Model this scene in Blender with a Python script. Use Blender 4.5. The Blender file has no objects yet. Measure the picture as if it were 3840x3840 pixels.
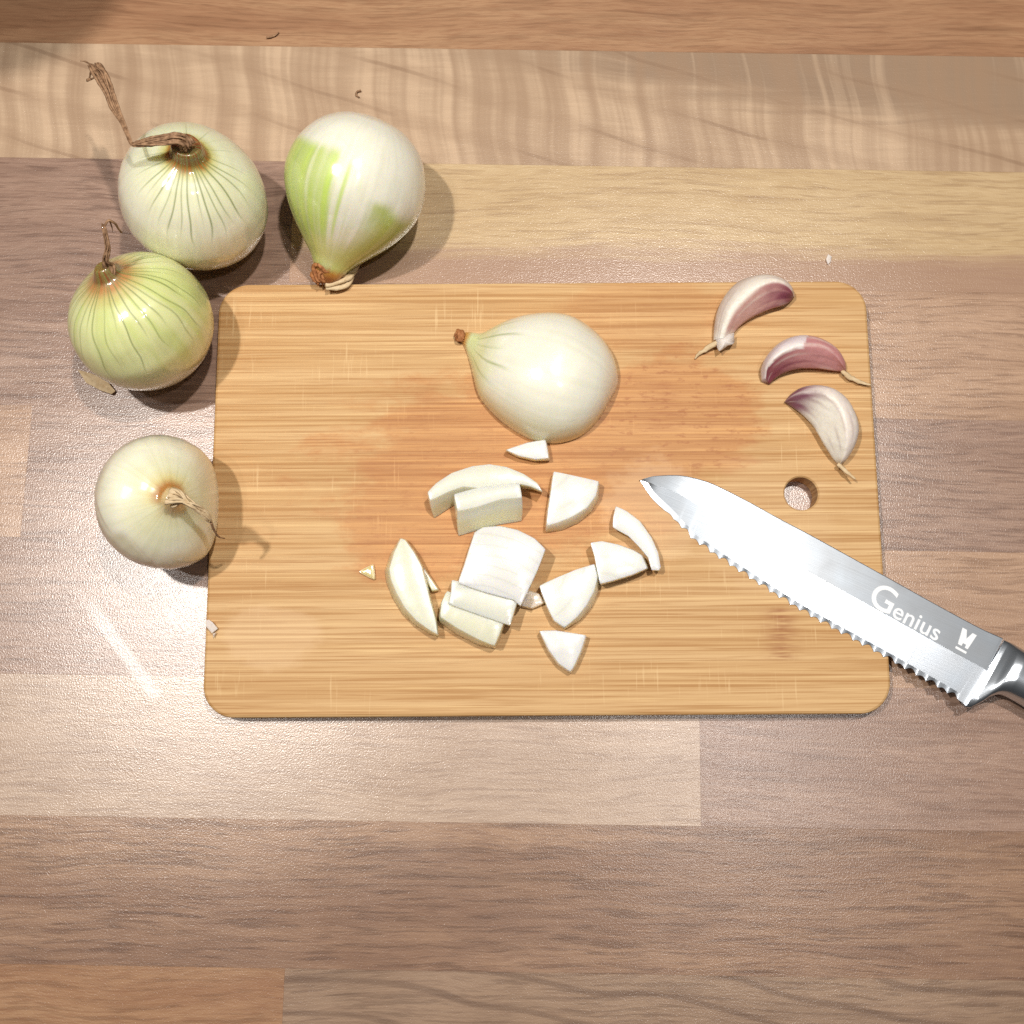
import bpy, bmesh, math, random
import numpy as np
from mathutils import Vector, Matrix

# ------------------------------------------------------------------ camera, world, lamps, exposure
scene = bpy.context.scene
COL = scene.collection
TILT = math.radians(9.7)
cam = bpy.data.objects.new('camera', bpy.data.cameras.new('camera'))
COL.objects.link(cam)
cam.data.sensor_fit = 'HORIZONTAL'
cam.data.angle = math.radians(50)
cam.location = (0, -0.46 * math.sin(TILT), 0.46 * math.cos(TILT))
cam.rotation_euler = (TILT, 0, 0)
cam.data.clip_start = 0.01
cam.data.clip_end = 50
scene.camera = cam

world = bpy.data.worlds.new('World')
scene.world = world
world.use_nodes = True
bg = world.node_tree.nodes['Background']
bg.inputs['Color'].default_value = (0.92, 0.96, 1.0, 1)
bg.inputs['Strength'].default_value = 0.030

def lamp(name, loc, power, size, colour, aim=None):
    d = bpy.data.lights.new(name, 'AREA')
    d.shape = 'DISK'
    d.size = size
    d.energy = power
    d.color = colour
    o = bpy.data.objects.new(name, d)
    o.location = loc
    if aim is not None:
        o.rotation_euler = (Vector(aim) - Vector(loc)).to_track_quat('-Z', 'Y').to_euler()
    COL.objects.link(o)
    return o

lamp('spot_lamp', (-0.42, 0.13, 1.20), 8.4, 0.046, (1.0, 0.95, 0.885), (0, 0, 0))
lamp('spot_lamp', (0.22, 0.26, 1.20), 8.4, 0.046, (1.0, 0.95, 0.885), (0, 0, 0))
lamp('ceiling_lamp', (0.37, -0.17, 1.45), 2.2, 0.060, (1.0, 0.96, 0.92), (0, 0, 0))
lamp('ceiling_lamp', (-0.56, -0.03, 1.45), 1.9, 0.060, (1.0, 0.96, 0.92), (0, 0, 0))

scene.view_settings.view_transform = 'Standard'
scene.view_settings.look = 'None'
scene.view_settings.exposure = 0.10
scene.view_settings.gamma = 1.0
scene.render.engine = 'CYCLES'
scene.cycles.use_denoising = False
scene.cycles.max_bounces = 8
scene.cycles.sample_clamp_indirect = 6

# <survey>
SURVEY = {  # millimetres on the worktop, measured
 'sliver_top': [(-2.71,23.0,16.0),(6.29,25.98,16.0),(13.74,27.3,16.0),(15.05,19.54,16.0),(9.64,19.12,16.0),(2.9,20.5,16.0)],
 'sliver_base': [(-2.75,23.91,10.2),(6.37,27.14,10.2),(14.05,28.19,10.2),(15.79,19.56,10.2),(9.08,19.43,10.2),(1.91,21.17,10.2)],
 'arch_layer_top': [(-33.88,4.55,21.0),(-30.47,8.22,21.0),(-24.14,12.46,21.0),(-16.11,15.15,21.0),(-9.17,16.0,21.0),(-2.22,14.87,21.0),(4.71,12.03,21.0),(10.24,8.22,21.0),(12.22,4.69,21.0),(7.47,6.86,21.0),(3.32,7.8,21.0),(-9.13,5.68,21.0),(-19.66,6.81,21.0),(-25.73,4.55,21.0),(-32.87,0.9,21.0)],
 'arch_layer_base': [(-34.11,2.57,10.2),(-30.9,6.6,10.2),(-24.57,11.23,10.2),(-16.49,14.13,10.2),(-9.39,15.14,10.2),(-2.28,14.13,10.2),(4.83,11.81,10.2),(10.5,8.91,10.2),(12.53,6.32,10.2),(8.22,7.47,10.2),(3.68,7.76,10.2),(-9.35,4.3,10.2),(-20.1,2.86,10.2),(-24.33,0.7,10.2),(-31.91,-4.46,10.2)],
 'block_layer_top': [(-23.29,3.43,22.5),(-14.62,5.81,22.5),(-4.97,7.36,22.5),(3.03,7.92,22.5),(4.13,1.89,22.5),(-4.13,1.41,22.5),(-14.58,-2.03,22.5),(-21.71,-3.56,22.5)],
 'block_layer_base': [(-23.47,-0.02,10.2),(-15.01,2.57,10.2),(-5.1,4.3,10.2),(3.68,4.87,10.2),(4.17,-5.6,10.2),(-5.08,-7.03,10.2),(-14.94,-9.6,10.2),(-21.96,-11.88,10.2)],
 'quarter_top': [(16.82,13.74,18.0),(25.99,11.69,18.0),(35.15,9.64,18.0),(33.93,3.71,18.0),(30.2,-1.37,18.0),(24.16,-5.09,18.0),(18.15,-7.45,18.0),(13.82,-8.66,18.0),(14.52,-2.05,18.0),(15.56,4.73,18.0)],
 'quarter_base': [(16.92,14.54,10.2),(26.45,12.45,10.2),(35.96,10.02,10.2),(35.67,3.44,10.2),(32.75,-1.73,10.2),(26.94,-6.54,10.2),(20.15,-9.48,10.2),(13.72,-10.44,10.2),(14.1,-2.07,10.2),(15.5,5.52,10.2)],
 'strip_top': [(41.98,-0.38,17.0),(46.28,-2.55,17.0),(51.55,-6.61,17.0),(56.07,-13.35,17.0),(58.6,-19.39,17.0),(59.46,-25.4,17.0),(58.77,-26.6,17.0),(55.79,-26.4,17.0),(54.57,-21.39,17.0),(50.68,-16.71,17.0),(46.77,-12.68,17.0),(40.5,-9.18,17.0),(40.77,-4.92,17.0)],
 'strip_base': [(42.41,-0.01,10.2),(47.0,-1.73,10.2),(52.01,-5.85,10.2),(56.4,-12.49,10.2),(58.97,-18.62,10.2),(59.91,-24.59,10.2),(59.48,-25.94,10.2),(57.33,-25.8,10.2),(55.95,-20.86,10.2),(52.14,-16.1,10.2),(48.17,-11.67,10.2),(42.28,-8.39,10.2),(41.86,-4.82,10.2)],
 'wedge_a_top': [(31.29,-15.65,19.0),(35.93,-14.98,19.0),(42.52,-16.45,19.0),(48.44,-18.66,19.0),(51.7,-20.65,19.0),(53.9,-25.97,19.0),(47.59,-28.62,19.0),(40.98,-30.6,19.0),(35.03,-32.25,19.0),(33.8,-26.3,19.0),(32.88,-20.99,19.0)],
 'wedge_a_base': [(32.45,-15.22,10.2),(37.32,-14.74,10.2),(44.05,-15.9,10.2),(49.74,-18.14,10.2),(53.4,-20.52,10.2),(55.33,-25.13,10.2),(48.89,-27.96,10.2),(42.14,-30.12,10.2),(36.07,-31.87,10.2),(34.74,-25.94,10.2),(33.67,-20.52,10.2)],
 'wedge_b_top': [(10.76,-32.7,17.0),(18.71,-29.06,17.0),(26.01,-26.06,17.0),(32.99,-23.93,17.0),(34.25,-28.72,17.0),(32.85,-34.69,17.0),(29.82,-40.3,17.0),(25.82,-45.23,17.0),(20.86,-49.29,17.0),(16.61,-46.54,17.0),(14.01,-41.28,17.0)],
 'wedge_b_base': [(11.46,-32.34,10.2),(19.33,-28.97,10.2),(26.74,-26.07,10.2),(33.69,-24.25,10.2),(35.64,-28.97,10.2),(34.89,-35.03,10.2),(32.0,-41.05,10.2),(27.54,-46.19,10.2),(21.17,-49.71,10.2),(16.86,-46.72,10.2),(14.23,-41.39,10.2)],
 'scrap_top': [(6.52,-34.3,13.0),(10.84,-35.63,13.0),(12.82,-39.29,13.0),(8.16,-41.28,13.0),(3.84,-40.49,13.0)],
 'scrap_base': [(6.56,-34.02,10.2),(10.91,-35.36,10.2),(13.23,-39.05,10.2),(8.21,-41.39,10.2),(3.74,-40.52,10.2)],
 'triangle_top': [(10.71,-50.53,16.0),(17.28,-50.4,16.0),(23.84,-51.38,16.0),(29.42,-52.23,16.0),(27.38,-58.23,16.0),(24.71,-64.08,16.0),(23.05,-66.67,16.0),(18.5,-63.43,16.0),(14.61,-58.23,16.0)],
 'triangle_base': [(11.18,-50.7,10.2),(17.5,-50.7,10.2),(24.15,-51.9,10.2),(30.13,-52.89,10.2),(28.4,-58.64,10.2),(25.69,-64.56,10.2),(23.48,-67.31,10.2),(18.08,-63.9,10.2),(14.13,-58.31,10.2)],
 'upper_layer_top': [(-14.77,-12.0,22.8),(-11.28,-10.01,22.8),(-4.71,-9.57,22.8),(2.31,-11.12,22.8),(8.87,-14.44,22.8),(13.3,-18.85,22.8),(10.13,-26.97,22.8),(6.63,-34.39,22.8),(3.36,-41.34,22.8),(0.98,-38.96,22.8),(-10.3,-35.92,22.8),(-21.39,-32.3,22.8),(-19.05,-25.66,22.8),(-16.92,-18.63,22.8)],
 'upper_layer_base': [(-15.2,-10.47,10.3),(-11.6,-8.42,10.3),(-4.84,-7.96,10.3),(2.37,-9.56,10.3),(9.12,-12.97,10.3),(13.69,-17.51,10.3),(10.42,-25.87,10.3),(6.82,-33.5,10.3),(3.46,-40.65,10.3),(1.01,-38.19,10.3),(-10.6,-35.07,10.3),(-22.01,-31.35,10.3),(-19.6,-24.52,10.3),(-17.41,-17.28,10.3)],
 'middle_layer_top': [(-23.88,-30.74,21.2),(-10.78,-33.8,21.2),(2.73,-37.72,21.2),(1.2,-42.07,21.2),(-0.75,-48.79,21.2),(-3.35,-47.92,21.2),(-14.64,-44.03,21.2),(-25.1,-40.34,21.2),(-24.05,-35.98,21.2)],
 'middle_layer_base': [(-24.3,-29.91,10.3),(-10.87,-33.05,10.3),(2.97,-37.08,10.3),(1.41,-41.54,10.3),(-0.59,-48.42,10.3),(-3.26,-47.53,10.3),(-14.83,-43.54,10.3),(-25.55,-39.76,10.3),(-24.48,-35.29,10.3)],
 'lower_layer_top': [(-25.89,-34.97,19.8),(-10.79,-40.22,19.8),(-0.76,-43.27,19.8),(-3.36,-47.83,19.8),(-5.09,-52.59,19.8),(-6.91,-56.68,19.8),(-12.9,-54.31,19.8),(-21.17,-49.99,19.8),(-28.17,-45.44,19.8),(-28.28,-43.7,19.8),(-27.89,-39.56,19.8)],
 'lower_layer_base': [(-26.13,-34.93,10.3),(-11.02,-39.84,10.3),(-0.77,-43.4,10.3),(-2.99,-48.28,10.3),(-4.54,-52.92,10.3),(-6.61,-57.46,10.3),(-13.39,-56.23,10.3),(-22.5,-51.82,10.3),(-29.12,-46.95,10.3),(-29.45,-45.18,10.3),(-28.62,-39.62,10.3)],
 'crescent_top': [(-44.56,-13.73,18.0),(-42.78,-14.41,18.0),(-39.17,-19.31,18.0),(-36.0,-25.08,18.0),(-34.38,-31.27,18.0),(-32.53,-38.31,18.0),(-30.25,-46.18,18.0),(-29.3,-52.27,18.0),(-33.04,-50.1,18.0),(-37.89,-46.61,18.0),(-42.33,-41.81,18.0),(-45.94,-35.67,18.0),(-48.23,-30.39,18.0),(-48.98,-25.97,18.0),(-47.12,-19.31,18.0)],
 'crescent_base': [(-45.81,-12.82,10.2),(-43.1,-13.27,10.2),(-39.43,-18.04,10.2),(-36.2,-23.69,10.2),(-34.32,-30.44,10.2),(-32.44,-37.61,10.2),(-30.34,-45.62,10.2),(-29.24,-52.79,10.2),(-33.16,-51.59,10.2),(-38.53,-48.5,10.2),(-43.94,-43.62,10.2),(-48.29,-36.94,10.2),(-50.96,-30.44,10.2),(-51.63,-25.95,10.2),(-49.3,-18.72,10.2)],
 'inner_sliver_top': [(-38.14,-22.36,14.0),(-35.43,-25.5,14.0),(-31.81,-30.85,14.0),(-29.65,-33.96,14.0),(-31.99,-34.4,14.0),(-34.03,-30.85,14.0),(-35.86,-26.84,14.0)],
 'inner_sliver_base': [(-38.47,-21.98,10.2),(-35.51,-25.05,10.2),(-31.73,-30.44,10.2),(-29.58,-34.03,10.2),(-32.13,-34.48,10.2),(-34.23,-30.89,10.2),(-36.16,-26.76,10.2)],
 'chip_top': [(-61.74,-26.46,11.5),(-56.22,-23.49,11.5),(-55.42,-29.69,11.5)],
 'chip_base': [(-62.06,-26.4,10.2),(-56.3,-23.24,10.2),(-55.54,-29.77,10.2)],
 'clove_a_outer': [(84.15,70.6,12.28),(84.76,77.95,13.04),(86.67,85.31,13.8),(91.46,92.69,14.56),(97.8,96.93,14.94),(105.16,98.31,14.94),(111.99,97.08,14.56),(116.86,94.23,13.42),(119.37,90.28,11.52)],
 'clove_a_ridge': [(87.86,70.43,16.0),(89.72,76.2,18.0),(92.59,81.4,20.0),(98.02,87.11,22.0),(103.06,90.76,23.0),(108.25,92.38,23.0),(113.07,91.42,22.0),(116.32,89.88,19.0),(118.32,89.06,14.0)],
 'clove_a_inner': [(92.92,73.48,11.8),(95.51,76.54,12.4),(99.67,79.6,13.0),(104.31,81.83,13.6),(109.0,83.63,13.9),(112.69,84.73,13.9),(115.42,85.93,13.6),(117.56,87.91,12.7),(119.22,89.85,11.2)],
 'clove_b_outer': [(103.95,53.59,11.52),(103.52,57.96,13.04),(105.53,62.97,14.18),(110.2,68.1,14.94),(116.54,71.33,14.94),(123.3,71.87,14.94),(130.03,69.84,14.56),(135.25,66.32,13.8),(138.47,61.84,12.66),(139.51,58.0,11.14)],
 'clove_b_ridge': [(105.21,53.92,14.0),(104.93,56.96,18.0),(106.37,59.2,21.0),(110.58,62.25,23.0),(115.74,64.36,23.0),(120.84,64.89,23.0),(126.18,64.69,22.0),(131.74,62.7,20.0),(136.03,59.4,17.0),(138.66,57.43,13.0)],
 'clove_b_inner': [(107.33,52.07,11.2),(109.18,53.59,12.4),(112.14,55.47,13.3),(116.19,56.89,13.9),(120.86,57.69,13.9),(126.02,57.69,13.9),(130.73,57.25,13.6),(134.51,57.0,13.0),(137.37,57.17,12.1),(139.3,57.54,10.9)],
 'clove_c_outer': [(113.35,44.71,10.76),(115.67,47.49,12.28),(120.13,50.09,13.42),(126.13,50.67,14.18),(132.51,48.85,14.94),(137.94,44.61,14.94),(141.19,38.28,14.94),(142.51,32.07,14.56),(140.87,25.45,13.8),(137.33,19.44,12.66),(135.14,17.68,11.14)],
 'clove_c_ridge': [(113.28,44.1,12.0),(115.17,45.64,16.0),(119.55,46.63,19.0),(124.56,46.06,21.0),(128.92,43.41,23.0),(132.71,38.74,23.0),(134.42,33.05,23.0),(135.2,27.64,22.0),(135.31,22.97,20.0),(134.49,19.0,17.0),(134.32,17.28,13.0)],
 'clove_c_inner': [(113.88,44.22,10.6),(116.07,42.03,11.8),(118.82,39.4,12.7),(121.59,36.07,13.3),(123.84,32.76,13.9),(125.71,29.09,13.9),(127.58,25.42,13.9),(129.56,22.36,13.6),(131.39,19.89,13.0),(133.11,18.52,12.1),(134.45,17.73,10.9)],
 'clove_a_tail': [(87.2,70.57,14.0),(84.22,68.74,13.0),(80.73,66.7,11.8),(78.19,65.27,11.2),(76.64,63.24,10.8)],
 'clove_b_tail': [(137.27,57.59,12.5),(139.25,55.87,12.5),(141.9,54.25,12.0),(145.51,52.7,11.8),(149.45,51.51,12.2)],
 'clove_c_tail': [(133.58,17.8,13.0),(135.46,15.94,13.2),(137.64,13.44,14.0),(139.84,11.06,15.0)],
 'clove_a_collar': [(84.81,71.48,14.5),(92.37,73.1,14.5),(93.04,69.86,14.5),(91.95,68.35,14.5),(89.87,67.81,14.5),(88.01,66.52,14.5),(86.0,65.12,14.5),(85.45,67.16,14.5),(85.31,69.32,14.5)],
 'blade_spine': [(52.34,11.35,12.2),(55.18,12.35,12.2),(58.89,13.19,12.2),(66.72,13.48,12.2),(72.68,12.79,12.2),(80.55,10.58,12.2),(88.35,6.93,12.2),(98.02,1.73,12.2),(109.59,-4.87,12.2),(122.28,-11.8,12.2),(150.32,-27.85,12.2),(171.56,-40.11,12.2),(187.43,-48.94,12.2),(196.66,-53.25,12.2)],
 'blade_edge': [(52.5,11.64,10.8),(57.67,3.66,10.8),(64.56,-3.16,10.8),(70.35,-9.63,10.8),(77.4,-16.28,10.8),(113.14,-40.42,10.8),(150.85,-62.03,10.8),(176.93,-77.28,10.8),(180.26,-80.8,10.8)],
 'handle_upper': [(198.26,-54.36,11.2),(200.19,-55.27,11.2),(202.29,-56.47,11.2),(204.79,-57.99,11.2),(208.91,-60.34,11.2),(217.6,-65.21,11.2),(238.38,-76.31,11.2),(262.33,-89.8,11.2),(272.53,-95.44,11.2)],
 'handle_lower': [(180.57,-81.3,11.2),(185.74,-78.81,11.2),(189.89,-76.31,11.2),(195.01,-75.6,11.2),(201.31,-78.45,11.2),(209.94,-83.43,11.2),(231.36,-94.03,11.2),(257.0,-106.99,11.2),(268.69,-108.03,11.2)],
 'lettering': [(145.41,-40.77,12.2),(152.0,-43.87,12.2),(168.22,-53.15,12.2),(181.97,-54.42,12.2)],
 'hole': [(118.91,6.02,10.0)],
 'board': [(-123.79,3.37,10.0),(150.84,3.37,10.0)],
 'board_corners': [(-124.72,97.22,10.0),(149.92,97.22,10.0),(151.71,-83.5,10.0),(-122.91,-84.12,10.0)],
 'half_onion': [(-22.32,72.09,10.0),(-21.44,74.42,10.0),(-18.1,75.12,10.0),(-12.51,74.42,10.0),(-6.93,77.22,10.0),(-1.34,79.79,10.0),(7.62,82.14,10.0),(18.82,82.6,10.0),(27.75,80.03,10.0),(36.61,73.03,10.0),(42.07,64.9,10.0),(44.36,55.45,10.0),(43.39,50.17,10.0),(40.88,45.14,10.0),(36.81,38.09,10.0),(32.56,33.11,10.0),(26.8,29.04,10.0),(17.34,26.79,10.0),(7.47,28.59,10.0),(-3.52,35.37,10.0),(-11.26,43.32,10.0),(-14.6,49.03,10.0),(-17.1,59.36,10.0),(-19.6,67.45,10.0)],
 'half_axis': [(-21.87,72.79,10.0),(44.31,52.23,10.0)],
 'node_mark': [(107.84,-51.22,10.0)],
 'stalk_one': [(-123.6,128.8,67.0),(-123.93,129.13,70.0),(-125.72,129.12,72.0),(-129.67,128.9,72.0),(-135.0,128.47,72.0),(-139.88,128.16,71.0),(-142.82,128.48,70.0),(-145.23,133.11,69.0),(-148.13,138.86,68.0),(-152.3,146.11,66.0),(-154.42,151.53,65.0),(-156.97,157.22,64.0),(-159.66,162.23,62.0),(-163.57,167.23,59.0),(-167.4,170.23,56.0)],
 'stalk_one_fray': [(-157.03,158.94,63.0),(-159.74,163.57,62.0),(-163.51,166.33,59.0),(-165.91,166.59,56.0),(-167.78,164.99,53.0)],
 'stalk_one_hair': [(-163.57,167.23,59.0),(-166.97,170.01,56.0),(-169.97,172.79,53.0),(-172.53,174.28,51.0)],
 'stalk_one_bit': [(-161.24,162.55,60.0),(-164.68,163.03,57.0),(-167.75,163.33,55.0)],
 'stalk_three': [(-153.32,81.83,55.0),(-152.38,82.78,60.0),(-152.43,84.5,64.0),(-150.16,87.41,68.0),(-149.86,90.68,71.0),(-150.09,93.52,73.0),(-151.03,96.0,73.0)],
 'stalk_three_fork': [(-150.12,93.93,73.0),(-148.13,95.96,74.0),(-146.69,95.83,72.0),(-146.51,95.34,68.0),(-146.35,95.0,65.0)],
 'stalk_three_fork2': [(-148.11,96.21,73.0),(-148.35,95.28,70.0),(-149.37,94.98,66.0)],
 'stalk_four': [(-124.06,-4.76,61.0),(-121.06,-5.62,62.5),(-118.27,-6.9,62.0),(-115.6,-8.28,61.0),(-113.48,-9.91,58.0),(-111.9,-11.38,55.0),(-111.34,-13.11,51.0)],
 'stalk_four_hair': [(-111.49,-12.67,52.0),(-111.27,-15.03,48.0),(-110.93,-16.69,43.0),(-109.81,-16.77,38.0)],
 'tip_two': [(-77.39,104.37,18.5),(-78.76,101.91,16.5),(-79.97,99.27,15.5),(-80.45,96.5,14.8),(-79.73,94.66,13.5)],
 'tip_two_paper': [(-79.01,95.88,14.0),(-73.93,97.41,12.5),(-71.0,99.7,11.5),(-68.31,103.56,9.0),(-66.55,106.57,7.5),(-64.7,108.9,6.5),(-62.51,110.07,6.0)],
 'tip_two_frill': [(-67.43,104.75,9.0),(-65.38,107.8,8.0),(-64.59,110.17,7.5),(-63.78,111.58,7.0)],
 'fibre_a': [(-110.81,217.17,0.8),(-108.68,217.7,0.8),(-106.79,218.49,0.8),(-105.4,219.8,0.8)],
 'fibre_b': [(-67.61,191.19,0.8),(-69.26,190.67,0.8),(-69.69,189.13,0.8),(-68.24,187.84,0.8)],
 'flake': [(137.63,113.72,0.8),(139.2,112.74,0.8),(138.62,110.31,0.8),(137.4,109.09,0.8),(136.59,111.28,0.8)],
 'paper_bit': [(-123.08,-46.42,11.2),(-121.84,-45.78,11.2),(-120.08,-46.84,11.2),(-118.05,-49.39,11.2),(-120.09,-51.29,11.2),(-122.56,-48.54,11.2)],
 'paper_bit_tail': [(-119.87,-51.51,11.2),(-118.62,-50.87,11.2),(-119.58,-53.2,11.2)],
 'skin_three': [(-184.77,60.9,1.2),(-179.02,59.49,1.2),(-172.0,55.74,1.2),(-168.83,52.0,1.2),(-170.09,50.37,1.2),(-175.17,52.24,1.2),(-181.01,55.27,1.2)],
 'hair_three': [(-163.33,78.87,50.0),(-161.84,80.63,51.0),(-160.71,82.14,51.0)],
 'seed_spot': [(133.76,-121.57,0.4)],
 'onion_one': [(-130.58,125.3,32.98),(29.45,0,0),(0.2694,-0.4184,0.8674)],
 'onion_two': [(-65.28,132.4,28.92),(28.92,0,0),(0.1366,-0.4391,0.888)],
 'onion_three': [(-148.62,71.95,31.48),(28.11,0,0),(0.3151,-0.3169,0.8946)],
 'onion_four': [(-138.2,-1.39,30.33),(26.15,0,0),(0.3061,-0.1686,0.937)],
}
# </survey>
def S(key):
    return np.array(SURVEY[key], dtype=float) / 1000.0

T = 0.010                      # board thickness
rng = np.random.default_rng(7)
random.seed(7)

# ------------------------------------------------------------------ helpers
def lin(r, g, b):
    def f(c):
        c /= 255.0
        return c / 12.92 if c <= 0.04045 else ((c + 0.055) / 1.055) ** 2.4
    return np.array([f(r), f(g), f(b)])

def lin4(r, g, b):
    return tuple(float(c) for c in lin(r, g, b)) + (1.0,)

def smooth(a, b, x):
    t = np.clip((x - a) / (b - a), 0, 1)
    return t * t * (3 - 2 * t)

_tab = np.random.default_rng(3).random((64, 64, 64))
def vnoise(p):
    p = np.asarray(p, float)
    i = np.floor(p).astype(int); f = p - i; f = f * f * (3 - 2 * f)
    def g(dx, dy, dz):
        return _tab[(i[..., 0] + dx) % 64, (i[..., 1] + dy) % 64, (i[..., 2] + dz) % 64]
    x0 = g(0,0,0)*(1-f[...,0]) + g(1,0,0)*f[...,0]
    x1 = g(0,1,0)*(1-f[...,0]) + g(1,1,0)*f[...,0]
    x2 = g(0,0,1)*(1-f[...,0]) + g(1,0,1)*f[...,0]
    x3 = g(0,1,1)*(1-f[...,0]) + g(1,1,1)*f[...,0]
    y0 = x0*(1-f[...,1]) + x1*f[...,1]
    y1 = x2*(1-f[...,1]) + x3*f[...,1]
    return y0*(1-f[...,2]) + y1*f[...,2]

def catmull(pts, n):
    pts = np.asarray(pts, float)
    P = np.vstack([2*pts[0]-pts[1], pts, 2*pts[-1]-pts[-2]])
    u = np.linspace(0, len(pts) - 1 - 1e-9, n)
    i = u.astype(int); t = (u - i)[:, None]
    p0, p1, p2, p3 = P[i], P[i+1], P[i+2], P[i+3]
    return 0.5*((2*p1) + (-p0+p2)*t + (2*p0-5*p1+4*p2-p3)*t**2 + (-p0+3*p1-3*p2+p3)*t**3)

def tag(o, label=None, cat=None, group=None, kind=None):
    if label: o['label'] = label
    if cat: o['category'] = cat
    if group: o['group'] = group
    if kind: o['kind'] = kind
    return o

def empty(name, loc):
    o = bpy.data.objects.new(name, None)
    o.empty_display_size = 0.01
    o.location = loc
    COL.objects.link(o)
    return o

def base_of(o):
    return np.array(o.matrix_basis.translation) if o.parent is None else base_of(o.parent) + np.array(o.matrix_basis.translation)

def add(name, verts, faces, mat, parent=None, smooth_shade=True, col=None, origin=None, sharp=None):
    """link one mesh; verts are world metres, moved into the frame of the parent or origin"""
    v = np.asarray(verts, float)
    off = np.zeros(3)
    if parent is not None:
        off = base_of(parent)
    elif origin is not None:
        off = np.asarray(origin, float)
    me = bpy.data.meshes.new(name)
    me.from_pydata((v - off).tolist(), [], [tuple(int(i) for i in f) for f in faces])
    me.update()
    if smooth_shade:
        me.polygons.foreach_set('use_smooth', [True]*len(me.polygons))
    if sharp is not None:
        me.set_sharp_from_angle(angle=math.radians(sharp))
    if col is not None:
        a = me.color_attributes.new('Col', 'FLOAT_COLOR', 'POINT')
        c = np.ones((len(v), 4)); c[:, :3] = col
        a.data.foreach_set('color', c.ravel())
    me.materials.append(mat)
    o = bpy.data.objects.new(name, me)
    if parent is not None:
        o.parent = parent
    elif origin is not None:
        o.location = off
    COL.objects.link(o)
    return o

def grid_faces(nu, nv, wrap=True):
    """nv rings of nu points"""
    f = []
    for j in range(nv - 1):
        for i in range(nu if wrap else nu - 1):
            k = (i + 1) % nu
            f.append((j*nu+i, j*nu+k, (j+1)*nu+k, (j+1)*nu+i))
    return f

def tube(path, radii, n=10, flat=1.0, rough=0.0, sub=6, seed=0, up=(0, 0, 1), ridge=0.0):
    """swept tube with elliptical section; returns verts, faces"""
    path = np.asarray(path, float); m = (len(path)-1)*sub + 1
    P = catmull(path, m)
    R = np.interp(np.linspace(0, len(path)-1, m), np.arange(len(path)), radii)
    tan = np.gradient(P, axis=0); tan /= np.linalg.norm(tan, axis=1)[:, None] + 1e-12
    up = np.array(up, float)
    verts = []
    for i in range(m):
        a = np.cross(tan[i], up); la = np.linalg.norm(a)
        a = a/la if la > 1e-4 else np.array([1.0, 0, 0])
        b = np.cross(a, tan[i])
        for k in range(n):
            th = 2*math.pi*k/n
            q = 1.0
            if rough:
                q += rough*(2*vnoise(np.array([i*0.5+seed*7.3, k*0.9, seed*1.7]))-1)
            if ridge:
                q += ridge*(1 if k % 2 else -1)
            verts.append(P[i] + R[i]*q*(a*math.cos(th) + b*math.sin(th)*flat))
    f = grid_faces(n, m)
    f.append(tuple(range(n-1, -1, -1))); f.append(tuple((m-1)*n+k for k in range(n)))
    return np.array(verts), f

def strands(path, radii, n=7, rs_=0.35, seed=0, sub=6, flat=0.6, spread=1.0):
    """a bundle of dry fibres following one path, as one mesh"""
    r = np.random.default_rng(seed)
    path = np.asarray(path, float); m = (len(path)-1)*sub + 1
    P = catmull(path, m); R = np.interp(np.linspace(0, len(path)-1, m), np.arange(len(path)), radii)
    tan = np.gradient(P, axis=0); tan /= np.linalg.norm(tan, axis=1)[:, None] + 1e-12
    a = np.cross(tan, np.array([0.05, 0.02, 1.0])); a /= np.linalg.norm(a, axis=1)[:, None] + 1e-9
    b = np.cross(a, tan)
    VV = []; FF = []; off = 0
    u = np.linspace(0, 1, m)
    for i in range(n):
        th = 2*math.pi*(i + r.uniform(-.3, .3))/n + 1.6*u*r.uniform(-1, 1) + 0.7*np.sin(6*u + r.uniform(0, 6))
        q = spread*r.uniform(0.45, 1.0)*(1 + 0.25*np.sin(9*u + r.uniform(0, 6)))
        Q = P + a*(R*q*np.cos(th))[:, None] + b*(R*q*flat*np.sin(th))[:, None]
        e = int(m*r.uniform(0.86, 1.0)); e = max(e, 4)
        rad = R[:e]*rs_*r.uniform(0.6, 1.3)
        rad[-2:] *= 0.4
        V, F = tube(Q[:e], rad, n=6, flat=r.uniform(0.35, 0.8), rough=0.35, sub=1, seed=seed+i)
        VV.append(V); FF += [tuple(k+off for k in f) for f in F]; off += len(V)
    return np.vstack(VV), FF

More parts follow.
